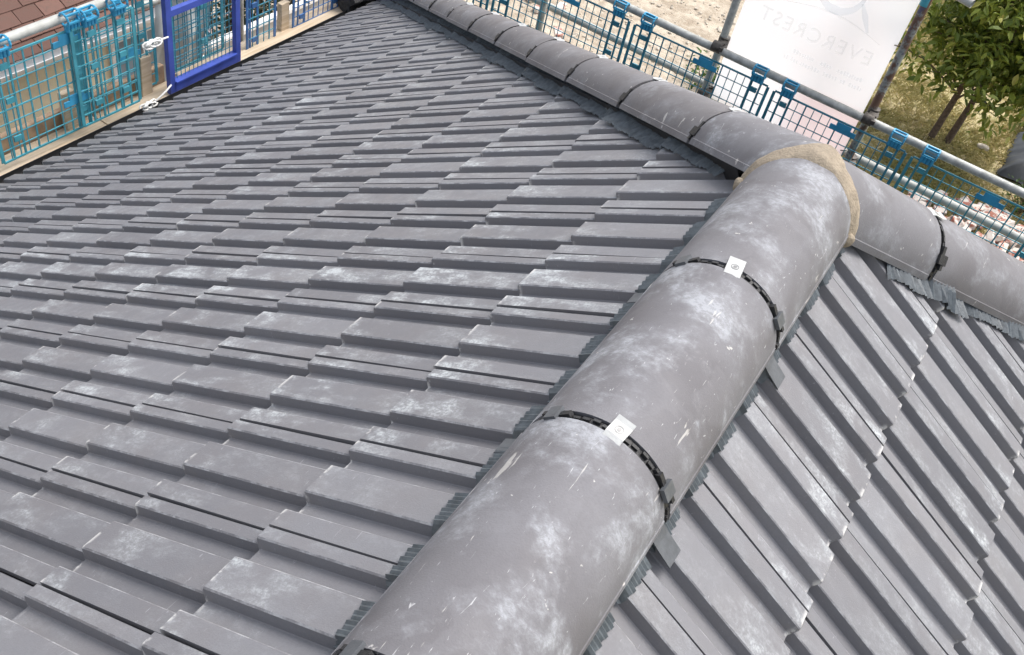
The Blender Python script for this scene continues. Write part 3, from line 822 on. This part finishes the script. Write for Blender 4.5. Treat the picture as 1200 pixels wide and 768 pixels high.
# rope coils
def rope(pts, label):
    mb = MB(); mb.tube(pts, .0052, 7); tag(mb.build('rope', M['rope'], smooth=60), label, 'rope', 'white ropes')
def coil(c, ry, rz, turns, seed):
    rnd = random.Random(seed); pts = []
    for k in range(turns * 14):
        t = k / 14 * 2 * math.pi
        pts.append(Vector(c) + Vector((.014 * math.sin(k * .7), math.cos(t) * ry * (.45 + .55 * abs(math.sin(k * .037 + 1))) * rnd.uniform(.8, 1.1) + .02 * math.sin(k * .11), math.sin(t) * rz * rnd.uniform(.7, 1.2))))
    for k in range(1, len(pts) - 1): pts[k] = (pts[k - 1] + pts[k] * 2 + pts[k + 1]) / 4
    return pts
rope(coil((LX + .11, 1.88, -1.835), .060, .018, 5, 1) + [Vector((LX + .10, 1.95, -1.84)), Vector((LX + .09, 2.01, -1.85))], 'white rope knotted round the mesh beside the violet gate')
rope(coil((LX + .10, 1.83, -2.20), .050, .016, 5, 2) + [Vector((LX + .10, 1.90, -2.19)), Vector((LX + .10, 1.96, -2.165)), Vector((LX + .09, 2.01, -2.15))], 'white rope lying on the pale scaffold board')

# rolled netting at the corner
mb = MB(); vs = []; nu, nv = 40, 26
for a in range(nv + 1):
    for b in range(nu):
        t = 2 * math.pi * b / nu; yy = 3.56 + .75 * a / nv
        r = .085 + .012 * math.sin(t * 7 + a * .5) + .016 * noise.noise(Vector((math.cos(t) * 2, math.sin(t) * 2, a * .4)))
        vs.append((LX + .055 + math.cos(t) * r, yy + .02 * math.sin(t * 2), -2.150 + math.sin(t) * r))
mb.add(vs, [(a * nu + b, a * nu + (b + 1) % nu, (a + 1) * nu + (b + 1) % nu, (a + 1) * nu + b) for a in range(nv) for b in range(nu)])
mb.add([vs[b] for b in range(nu)], [tuple(range(nu))]); mb.add([vs[nv * nu + b] for b in range(nu)], [tuple(range(nu - 1, -1, -1))])
tag(mb.build('netting_roll', M['netting'], smooth=35), 'rolled dark netting on the board at the eaves corner', 'netting')

# ------------------------------------------------------------------ banner
ban = empty('banner', (-.70, 4.19, -1.98), 'white vinyl banner with faded mirrored lettering tied between two posts', 'banner')
bw0, bw1, bz0, bz1 = -1.165, -.262, -1.98, -.35
def bw(x, z): return 4.19 + .012 * math.sin((x + 1) * 5 + z * 2.4) + .008 * math.sin(z * 7 + x * 3)
mb = MB(); nx, nz = 26, 36; vs = []
for j in range(nz + 1):
    for i in range(nx + 1):
        x = bw0 + (bw1 - bw0) * i / nx; z = bz0 + (bz1 - bz0) * j / nz; vs.append((x, bw(x, z), z))
f1 = [(j * (nx + 1) + i, j * (nx + 1) + i + 1, (j + 1) * (nx + 1) + i + 1, (j + 1) * (nx + 1) + i) for j in range(nz) for i in range(nx)]
mb.add(vs, f1)
mb.build('sheet', M['banner'], ban, smooth=60)
def print_text(txt, cx, cz, size, mat, spacing=1.0):
    cu = bpy.data.curves.new('txt', 'FONT'); cu.body = txt; cu.size = size; cu.align_x = 'CENTER'; cu.align_y = 'CENTER'; cu.space_character = spacing
    cu.resolution_u = 3
    ob = bpy.data.objects.new('txt', cu); col.objects.link(ob)
    dg = bpy.context.evaluated_depsgraph_get(); dg.update()
    me = bpy.data.meshes.new_from_object(ob.evaluated_get(dg)); bpy.data.objects.remove(ob)
    for v in me.vertices:       # read from the far side: letters run towards -X
        x = cx - v.co.x; z = cz + v.co.y; v.co = (x, bw(x, z) - .0022, z)
    me.materials.clear(); return link('lettering', me, mat, ban)
print_text('EVERCREST', -.70, -1.335, .118, M['printgrey'], 1.22)
# two rows of small print, too faded to read
mb = MB()
for row, (z, xa, xb) in enumerate(((-1.475, -.80, -.36), (-1.525, -.82, -.33))):
    x = xa; rnd = random.Random(row)
    while x < xb:
        wl_ = rnd.uniform(.010, .018); hh = rnd.choice((.020, .026))
        if rnd.random() > .16:
            mb.add([(x, bw(x, z) - .0022, z), (x + wl_ * .7, bw(x + wl_, z) - .0022, z), (x + wl_ * .7, bw(x + wl_, z) - .0022, z + hh), (x, bw(x, z) - .0022, z + hh)], [(0, 1, 2, 3)])
        x += wl_ + .003
mb.build('small_print', M['printblue'], ban)['kind'] = 'stuff'
# faded emblem: swoosh line over the name, a blue ring with a peak inside
mb = MB()
def bandpts(pts, wd_, mi=0):
    vs = []
    for k, (x, z) in enumerate(pts):
        a = pts[max(k - 1, 0)]; b = pts[min(k + 1, len(pts) - 1)]; t = Vector((b[0] - a[0], b[1] - a[1])).normalized(); n_ = Vector((-t.y, t.x))
        ww = wd_ * (1 - .6 * abs(2 * k / (len(pts) - 1) - 1))
        for sg in (-1, 1):
            xx = x + n_.x * sg * ww / 2; zz = z + n_.y * sg * ww / 2; vs.append((xx, bw(xx, zz) - .0012, zz))
    mb.add(vs, [(2 * k, 2 * k + 1, 2 * k + 3, 2 * k + 2) for k in range(len(pts) - 1)], mi)
bandpts([(-.93 + .58 * t, -1.215 + .055 * math.sin(math.pi * t) - .02 * t) for t in [k / 24 for k in range(25)]], .010)
bandpts([(-.66 + .13 * math.cos(t), -1.02 + .13 * math.sin(t)) for t in [math.pi * (1.02 + .96 * k / 24) for k in range(25)]], .050, 1)
bandpts([(-.53, -1.06), (-.49, -1.12), (-.44, -1.20)], .035, 1)
bandpts([(-.76, -1.02), (-.69, -.93), (-.62, -1.02)], .02, 1)
mb.build('emblem', [M['printgrey'], M['printblue']], ban)
mb = MB()
for x, z in ((bw0 + .015, -1.9), (bw0 + .015, -1.2), (bw1 - .015, -1.9), (bw1 - .015, -1.2), (bw1 - .015, -.7)):
    sgn = -1 if x < -.7 else 1
    mb.tube([(x, bw(x, z) - .004, z), (x + sgn * .03, 4.17, z + .012), (x + sgn * .035, 4.215, z + .016), (x, bw(x, z) + .006, z + .004)], .003, 5)
mb.build('cable_tie', M['black'], ban)

# ------------------------------------------------------------------ neighbouring house
nh = empty('neighbour_house', (-5.1, 1.6, GZ), 'cream rendered house with white gutter and brown tiled roof', 'house')
mb = MB(); mb.box((-5.96, .95, (GZ - 2.62) / 2 - .05), (1.9, 4.9, -2.62 - GZ + .1)); mb.build('wall', M['cream'], nh)
gutter('gutter', (-4.835, -1.6, -2.570), (-4.835, 3.45, -2.59), M['whitepaint'], nh, r=.068)
mb = MB(); mb.box((-4.955, .95, -2.665), (.03, 4.95, .19)); mb.build('fascia', M['whitepaint'], nh)
nth = R_(36); nc, ns = math.cos(nth), math.sin(nth)
mb = MB(); pts = [Vector((-4.90, -1.7, -2.535)), Vector((-4.90, 3.5, -2.535)), Vector((-4.90 - 2.2 * nc, 3.5, -2.535 + 2.2 * ns)), Vector((-4.90 - 2.2 * nc, -1.7, -2.535 + 2.2 * ns))]
mb.add(pts + [p - Vector((0, 0, .03)) for p in pts], [(0, 1, 2, 3), (7, 6, 5, 4), (0, 4, 5, 1), (1, 5, 6, 2), (2, 6, 7, 3), (3, 7, 4, 0)])
nroof = mb.build('roof_slope', M['underlay'], nh)
def plain_tile():
    bm = bmesh.new(); bmesh.ops.create_cube(bm, size=1)
    bmesh.ops.scale(bm, vec=(.161, .19, .013), verts=bm.verts)
    for v in bm.verts: v.co.z += -.10 * v.co.x * v.co.x
    bmesh.ops.bevel(bm, geom=bm.edges[:], offset=.002, segments=1, affect='EDGES')
    me = bpy.data.meshes.new('roof_tile'); bm.to_mesh(me); bm.free(); me.materials.append(M['clay']); return me
ptm = plain_tile()
for r in range(20):
    for k in range(13, 31):
        y = -1.6 + k * .165 + (.0825 if r % 2 else 0)
        if y > 3.45 or y < .8: continue
        s_ = .05 + r * .1 - .03
        x = -4.90 - s_ * nc; z = -2.535 + s_ * ns
        mm = Matrix((Vector((0, 1, 0)), Vector((-nc, 0, ns)), Vector((ns, 0, nc)))).transposed().to_4x4()
        mm.translation = Vector((x, y, z)) + Vector((ns, 0, nc)) * (.024 + random.uniform(-.003, .003))
        mm = mm @ Matrix.Rotation(random.gauss(0, .025), 4, 'Z') @ Matrix.Rotation(-.085 + random.gauss(0, .012), 4, 'X')
        o = bpy.data.objects.new('roof_tile', ptm); col.objects.link(o); setparent(o, nroof); o.matrix_world = mm
# window in the cream wall
wx = -5.0
win = MB()
for yy in (2.78, 3.06, 3.34): win.box((wx, yy, -3.12), (.05, .045, .66))
for zz in (-2.80, -3.44): win.box((wx, 3.06, zz), (.048, .52, .05))
wo = win.build('window', M['whitepaint'], nh)
for yy in (2.92, 3.20):
    mb = MB(); mb.box((wx - .005, yy, -3.12), (.008, .235, .60)); mb.build('pane', M['glass'], wo)
mb = MB(); mb.box((wx + .04, 3.06, -3.48), (.12, .62, .03)); mb.build('sill', M['whitepaint'], wo)

# white sheeting
def sheet(name, c0, c1, c2, c3, label, amp=.03, fold=9):
    mb = MB(); vs = []; n1, n2 = 28, 20; c0, c1, c2, c3 = map(Vector, (c0, c1, c2, c3))
    nn = (c1 - c0).cross(c3 - c0).normalized()
    for j in range(n2 + 1):
        for i in range(n1 + 1):
            u, v = i / n1, j / n2
            p = (c0 * (1 - u) + c1 * u) * (1 - v) + (c3 * (1 - u) + c2 * u) * v
            vs.append(p + nn * (amp * math.sin(u * fold + v * 1.5) * .5 + amp * noise.noise(p * 5)))
    f1 = [(j * (n1 + 1) + i, j * (n1 + 1) + i + 1, (j + 1) * (n1 + 1) + i + 1, (j + 1) * (n1 + 1) + i) for j in range(n2) for i in range(n1)]
    mb.add(vs, f1); k = len(vs); mb.add([v - nn * .003 for v in vs], [tuple(reversed(f)) for f in f1])
    tag(mb.build(name, M['sheet'], smooth=60), label, 'sheet', 'white polythene sheets')
sheet('polythene_sheet', (-4.25, 2.42, -2.72), (-4.25, 2.86, -2.76), (-4.05, 2.84, -1.95), (-4.05, 2.36, -1.95), 'white polythene sheet hanging behind the rope and mesh', .05, 12)
sheet('polythene_sheet', (-5.31, 3.50, -3.50), (-5.29, 3.92, -3.50), (-5.80, 4.06, -3.02), (-5.80, 3.40, -3.02), 'white polythene sheet draped over the garden wall behind the gate', .03, 8)
# something to hang the sheet from
tube_thing('scaffold_tube', (-4.05, 2.1, -1.955), (-4.05, 3.1, -1.965), M['galv'], 'grey tube holding up the hanging polythene sheet', bow=0)
tube_thing('scaffold_post', (-4.05, 3.06, GZ - .02), (-4.05, 3.06, -1.93), M['galv'], 'short grey post behind the violet gate holding the polythene tube', 'scaffold post', bow=0)

# garden wall of blocks with white coping
gw = empty('garden_wall', (-5.42, 5.4, GZ), 'grey block garden wall with white coping below flowering shrub', 'wall')
mb = MB(); mb.box((-5.42, 5.45, (GZ - 3.54) / 2 - .05), (.06, 4.0, -3.54 - GZ + .1)); mb.build('core', M['gwall'], gw)
bmk = bmesh.new(); bmesh.ops.create_cube(bmk, size=1); bmesh.ops.scale(bmk, vec=(.03, .29, .135), verts=bmk.verts); bmesh.ops.bevel(bmk, geom=bmk.edges[:], offset=.006, segments=1, affect='EDGES')
blk = bpy.data.meshes.new('block'); bmk.to_mesh(blk); bmk.free(); blk.materials.append(M['gwall'])
for r in range(7):
    for k in range(13):
        o = bpy.data.objects.new('block', blk); col.objects.link(o); setparent(o, gw)
        o.matrix_world = Matrix.Translation((-5.378 + random.uniform(-.004, .004), 3.64 + k * .302 + (.15 if r % 2 else 0), -3.615 - r * .147))
for k in range(7):
    mb = MB(); mb.box((-5.395, 3.75 + k * .585, -3.51), (.062, .578, .038)); mb.build('coping', M['coping'], gw)

# ------------------------------------------------------------------ vegetation
def leaf_mesh(name, pts, size, mat, parent, seed, droop=.5, aspect=.46):
    rnd = random.Random(seed); vs = []; fs = []; tint = []
    for p, tn_ in pts:
        L = size * rnd.uniform(.65, 1.25); wv = L * aspect * rnd.uniform(.8, 1.15)
        az = rnd.uniform(0, 2 * math.pi); el = rnd.gauss(-droop, .45)
        d = Vector((math.cos(az) * math.cos(el), math.sin(az) * math.cos(el), math.sin(el)))
        sd_ = d.cross(Vector((rnd.gauss(0, .35), rnd.gauss(0, .35), 1))).normalized(); n_ = sd_.cross(d).normalized()
        b = len(vs)
        for a, c_, h in ((0, 0, 0), (.35, .5, .10), (.75, .36, .06), (1, 0, -.08), (.75, -.36, .06), (.35, -.5, .10), (.5, 0, -.02)):
            vs.append(tuple(p + d * (a * L) + sd_ * (c_ * wv) + n_ * (h * L)))
        fs += [(b, b + 1, b + 6), (b + 1, b + 2, b + 6), (b + 2, b + 3, b + 6), (b + 3, b + 4, b + 6), (b + 4, b + 5, b + 6), (b + 5, b, b + 6)]
        tint += [min(1, max(0, tn_ + rnd.gauss(0, .22)))] * 7
    me = bpy.data.meshes.new(name); me.from_pydata(vs, [], fs)
    at = me.attributes.new('tint', 'FLOAT', 'POINT'); at.data.foreach_set('value', tint); me.update()
    return link(name, me, mat, parent)

tree = empty('garden_tree', (.16, 10.7, GZ), 'broadleaf tree with two slim trunks on dry grass beside the banner', 'tree')
rnd = random.Random(21)
tips = []
for k, (bx, by, lx) in enumerate(((.10, 10.68, -.02), (.27, 10.80, .06))):
    mb = MB(); pts = [Vector((bx + lx * t + .03 * math.sin(t * 3 + k), by + .03 * math.sin(t * 4), GZ - .05 + 1.9 * t)) for t in [q / 8 for q in range(9)]]
    mb.tube(pts, [.046 - .026 * q / 8 for q in range(9)], 9)
    for q in range(16):
        t = rnd.uniform(.28, 1.0); p = pts[0].lerp(pts[-1], t); az = rnd.uniform(0, 6.28); ln = rnd.uniform(.45, 1.05)
        e = p + Vector((math.cos(az) * ln, math.sin(az) * ln, rnd.uniform(.05, .75)))
        mid = p.lerp(e, .5) + Vector((0, 0, .08))
        mb.tube([p, mid, e], [.015, .010, .004], 5); tips += [(mid, .55), (e, .9), (mid.lerp(e, .5), .7)]
    mb.build('trunk', M['bark'], tree, smooth=60)
pts = []
cl = []
for k in range(150):
    # uneven crown: clumps on an irregular body
    while True:
        q = Vector((rnd.uniform(-1, 1), rnd.uniform(-1, 1), rnd.uniform(-1, 1)))
        if .25 < q.length < 1: break
    r = .80 + .3 * noise.noise(q * 2.3)
    c_ = Vector((.48, 10.75, -2.95)) + Vector((q.x * 1.25 * r, q.y * 1.15 * r, q.z * 1.25 * r))
    if c_.x < -.62: continue
    cl.append((c_, rnd.uniform(.10, .24), rnd.uniform(.15, .75)))
for t, r in tips: cl.append((t, .2 * r + .06, rnd.uniform(.2, .7)))
for c_, r, tn_ in cl:
    for q in range(rnd.randint(24, 40)):
        pts.append((c_ + Vector((rnd.gauss(0, r * .62), rnd.gauss(0, r * .62), rnd.gauss(0, r * .5))), tn_))
o = leaf_mesh('crown', pts, .118, M['leaf'], tree, 4)

shr = empty('flowering_shrub', (-6.2, 5.3, GZ), 'dark shrub with pale pink flowers above the garden wall', 'shrub')
pts = []; mb = MB()
for k in range(95):
    c_ = Vector((rnd.uniform(-6.5, -5.62), rnd.uniform(3.9, 7.4), rnd.uniform(-4.0, -2.8)))
    mb.tube([(c_.x * .3 - 6.2 * .7, c_.y * .6 + 5.3 * .4, GZ - .03), c_], [.012, .004], 5)
    tn_ = rnd.uniform(.1, .6)
    for q in range(70): pts.append((c_ + Vector((rnd.gauss(0, .13), rnd.gauss(0, .15), rnd.gauss(0, .13))), tn_))
mb.build('stem', M['bark'], shr)
leaf_mesh('foliage', pts, .075, M['shrub'], shr, 9, .1)
mb = MB()
for k in range(230):
    p = pts[rnd.randrange(len(pts))][0] + Vector((.06, -.03, .04))
    for q in range(5):
        a = 2 * math.pi * q / 5 + k; d = Vector((math.cos(a) * .6 + .4, math.sin(a) * .7, .5 + .3 * math.sin(a))).normalized(); s2 = d.cross(Vector((.7, -.5, .6))).normalized()
        mb.add([p, p + d * .016 + s2 * .012, p + d * .030, p + d * .016 - s2 * .012], [(0, 1, 2, 3)])
o = mb.build('flowers', M['petal'], shr); o['kind'] = 'stuff'

# dry grass
def blades(name, n, area, hmin, hmax, mat, label, seed, dens=None):
    rnd = random.Random(seed); vs = []; fs = []; tint = []
    for k in range(n):
        x = rnd.uniform(area[0], area[1]); y = rnd.uniform(area[2], area[3])
        q = noise.noise(Vector((x * 1.1, y * 1.1, seed)))
        if dens is not None and q + dens < rnd.uniform(-.3, .3): continue
        h = rnd.uniform(hmin, hmax); az = rnd.uniform(0, 6.28); ln = rnd.uniform(.3, 1.6) * h
        z = gh(x, y) - .01; wv = rnd.uniform(.003, .008); b = len(vs)
        sx_, sy_ = -math.sin(az) * wv, math.cos(az) * wv
        vs += [(x - sx_, y - sy_, z), (x + sx_, y + sy_, z), (x + math.cos(az) * ln * .5 + sx_ * .7, y + math.sin(az) * ln * .5 + sy_ * .7, z + h * .7), (x + math.cos(az) * ln, y + math.sin(az) * ln, z + h * .8)]
        fs += [(b, b + 1, b + 2), (b, b + 2, b + 3)]
        t = min(1, max(0, .5 - q * .9 + rnd.gauss(0, .2))); tint += [t] * 4
    me = bpy.data.meshes.new(name); me.from_pydata(vs, [], fs)
    at = me.attributes.new('tint', 'FLOAT', 'POINT'); at.data.foreach_set('value', tint); me.update()
    o = link(name, me, mat); tag(o, label, 'grass', kind='stuff'); return o
blades('dry_grass', 80000, (-2.0, 3.2, 8.0, 16.5), .03, .10, M['grassblade'], 'dry yellow grass around the tree and tarpaulin', 3, .22)
def weeds(name, c, n, r, label, seed, size=.07):
    rnd = random.Random(seed)
    rt = empty(name, (c[0], c[1], gh(c[0], c[1])), label, 'plant', 'weeds by the scaffold')
    pts = []; mb = MB()
    for k in range(n):
        a = rnd.uniform(0, 6.28); d = rnd.uniform(0, r); p = Vector((c[0] + math.cos(a) * d, c[1] + math.sin(a) * d, gh(c[0], c[1]) + rnd.uniform(.05, r * .9)))
        if k % 6 == 0: mb.tube([(c[0] + math.cos(a) * d * .3, c[1] + math.sin(a) * d * .3, gh(c[0], c[1]) - .03), p], .004, 4)
        pts.append((p, rnd.uniform(.2, .8)))
    mb.build('stem', M['bark'], rt); leaf_mesh('foliage', pts, size, M['lowgreen'], rt, seed, .0)
weeds('weed_clump', (-2.35, 9.2), 420, .42, 'bright green weed clump at the foot of the banner', 5)
weeds('weed_clump', (1.45, 9.95), 380, .38, 'dark green weed clump between the tarpaulin and rubble', 6)
weeds('weed_clump', (1.25, 12.0), 300, .30, 'green weed clump beside the tree and tarpaulin', 8)

# ------------------------------------------------------------------ loose things on the ground
def rockmesh(name, size, seed, mat, cuts=2, amp=.35):
    bm = bmesh.new(); bmesh.ops.create_icosphere(bm, subdivisions=cuts, radius=.5); o_ = Vector((seed * 3.7, 0, 0))
    for v in bm.verts:
        q = v.co.copy(); v.co *= 1 + amp * noise.noise(q * 1.7 + o_); v.co.x *= size[0]; v.co.y *= size[1]; v.co.z *= size[2]
    me = bpy.data.meshes.new(name); bm.to_mesh(me); bm.free(); me.materials.append(mat); return me
# gravel
bm = bmesh.new(); protos = [rockmesh('s', (1, .8, .55), k, M['stone'], 1) for k in range(5)]
rnd = random.Random(5)
for k in range(2600):
    x, y = rnd.uniform(-7, -.6), rnd.uniform(7.2, 14); sz = rnd.choice((.02, .03, .03, .045, .07))
    t = protos[k % 5].copy(); t.transform(Matrix.Translation((x, y, gh(x, y) + sz * .12)) @ Matrix.Rotation(rnd.uniform(0, 6), 4, 'Z') @ Matrix.Scale(sz, 4)); bm.from_mesh(t); bpy.data.meshes.remove(t)
me = bpy.data.meshes.new('gravel'); bm.to_mesh(me); bm.free()
tag(link('gravel', me, M['stone']), 'pale gravel and small stones scattered on bare earth', 'gravel', kind='stuff')
# paving slabs (pale) outside the hip end
pav = empty('paving', (-3.6, 8.4, GZ), 'pale paving slabs on the ground behind the mesh guards', 'paving'); pav['kind'] = 'structure'
sm = None
for i in range(9):
    for j in range(6):
        x, y = -6.2 + i * .46, 6.6 + j * .46
        if noise.noise(Vector((i * .6, j * .6, 2))) < -.28: continue
        if sm is None:
            b2 = bmesh.new(); bmesh.ops.create_cube(b2, size=1); bmesh.ops.scale(b2, vec=(.445, .445, .05), verts=b2.verts); bmesh.ops.bevel(b2, geom=b2.edges[:], offset=.006, segments=1, affect='EDGES')
            sm = bpy.data.meshes.new('slab'); b2.to_mesh(sm); b2.free(); sm.materials.append(M['paving'])
        o = bpy.data.objects.new('slab', sm); col.objects.link(o); setparent(o, pav)
        o.matrix_world = Matrix.Translation((x, y, GZ + .055 + random.uniform(-.008, .008))) @ Matrix.Rotation(random.gauss(0, .02), 4, 'Z') @ Matrix.Rotation(random.gauss(0, .012), 4, 'X')
# rubble heap: every brick its own object
protob = []
for k in range(5):
    b2 = bmesh.new(); bmesh.ops.create_cube(b2, size=1)
    ln = (.215, .215, .13, .16, .10)[k]
    bmesh.ops.scale(b2, vec=(ln, .102, .065), verts=b2.verts)
    bmesh.ops.bevel(b2, geom=b2.edges[:], offset=.006, segments=1, affect='EDGES')
    bmesh.ops.subdivide_edges(b2, edges=[e for e in b2.edges if e.calc_length() > .06], cuts=1)
    for v in b2.verts: v.co += v.co.normalized() * .012 * noise.noise(v.co * 25 + Vector((k * 5, 0, 0)))
    me = bpy.data.meshes.new('rubble_brick'); b2.to_mesh(me); b2.free(); me.materials.append(M['rubble']); protob.append(me)
rnd = random.Random(77)
heap = Vector((1.15, 8.75))
for k in range(190):
    a = rnd.uniform(0, 6.28); d = math.sqrt(rnd.random())
    x, y = heap.x + math.cos(a) * d * 1.05, heap.y + math.sin(a) * d * .78
    lvl = max(0, 1 - d) * .34; z = gh(x, y) + .04 + lvl * rnd.uniform(.75, 1.0)
    o = bpy.data.objects.new('rubble_brick', protob[k % 5]); col.objects.link(o)
    o.matrix_world = Matrix.Translation((x, y, z)) @ Matrix.Rotation(rnd.uniform(0, 6.28), 4, 'Z') @ Matrix.Rotation(rnd.gauss(0, .35), 4, 'X') @ Matrix.Rotation(rnd.gauss(0, .3), 4, 'Y')
    tag(o, 'mortar-stained red brick in the rubble heap behind the mesh', 'brick', 'bricks in the rubble heap')
for k in range(26):       # a few more bricks and offcuts dropped by the paving
    x, y = rnd.uniform(-5.9, -4.3), rnd.uniform(7.6, 10.2)
    o = bpy.data.objects.new('loose_brick', protob[k % 5]); col.objects.link(o)
    o.matrix_world = Matrix.Translation((x, y, gh(x, y) + .10 * (y < 9.2 and x < -2.3) + .04)) @ Matrix.Rotation(rnd.uniform(0, 6.28), 4, 'Z')
    tag(o, 'loose red brick lying by the pale paving', 'brick', 'loose bricks by the paving')
# tarpaulin
mb = MB(); n1 = 36; vs = []
for j in range(n1 + 1):
    for i in range(n1 + 1):
        u, v = i / n1 * 2 - 1, j / n1 * 2 - 1
        r = max(abs(u), abs(v)); x = 1.66 + u * .66; y = 11.15 + v * .60
        h = .34 * max(0, 1 - r ** 2.2) + .05 * noise.noise(Vector((x * 4, y * 4, 1))) * (1 - r) + .035 * abs(noise.noise(Vector((x * 7, y * 3, 4))))
        vs.append((x + .06 * noise.noise(Vector((u * 3, v * 3, 8))), y, gh(x, y) + .02 + h))
mb.add(vs, [(j * (n1 + 1) + i, j * (n1 + 1) + i + 1, (j + 1) * (n1 + 1) + i + 1, (j + 1) * (n1 + 1) + i) for j in range(n1) for i in range(n1)])
tag(mb.build('tarpaulin', M['tarp'], smooth=50), 'dark grey tarpaulin thrown over a heap on the dry grass', 'tarpaulin')
o = bpy.data.objects.new('pale_stone', rockmesh('pale_stone', (.16, .11, .09), 3, M['stone'])); col.objects.link(o); o.location = (.70, 11.0, gh(.7, 11) + .04)
tag(o, 'pale stone holding down the edge of the tarpaulin', 'stone')
# dark container at the far edge of the earth
mb = MB(); mb.box((-3.35, 12.9, GZ + .22), (1.1, .5, .38)); mb.box((-3.35, 12.9, GZ + .43), (1.16, .56, .05))
for xx in (-3.8, -2.9): mb.box((xx, 12.9, GZ + .02), (.08, .46, .10))
tag(mb.build('storage_box', M['black']), 'dark storage box on bare earth behind the greenish post', 'box')
for o in list(bpy.data.objects):
    if '_loc' in o.keys(): del o['_loc']
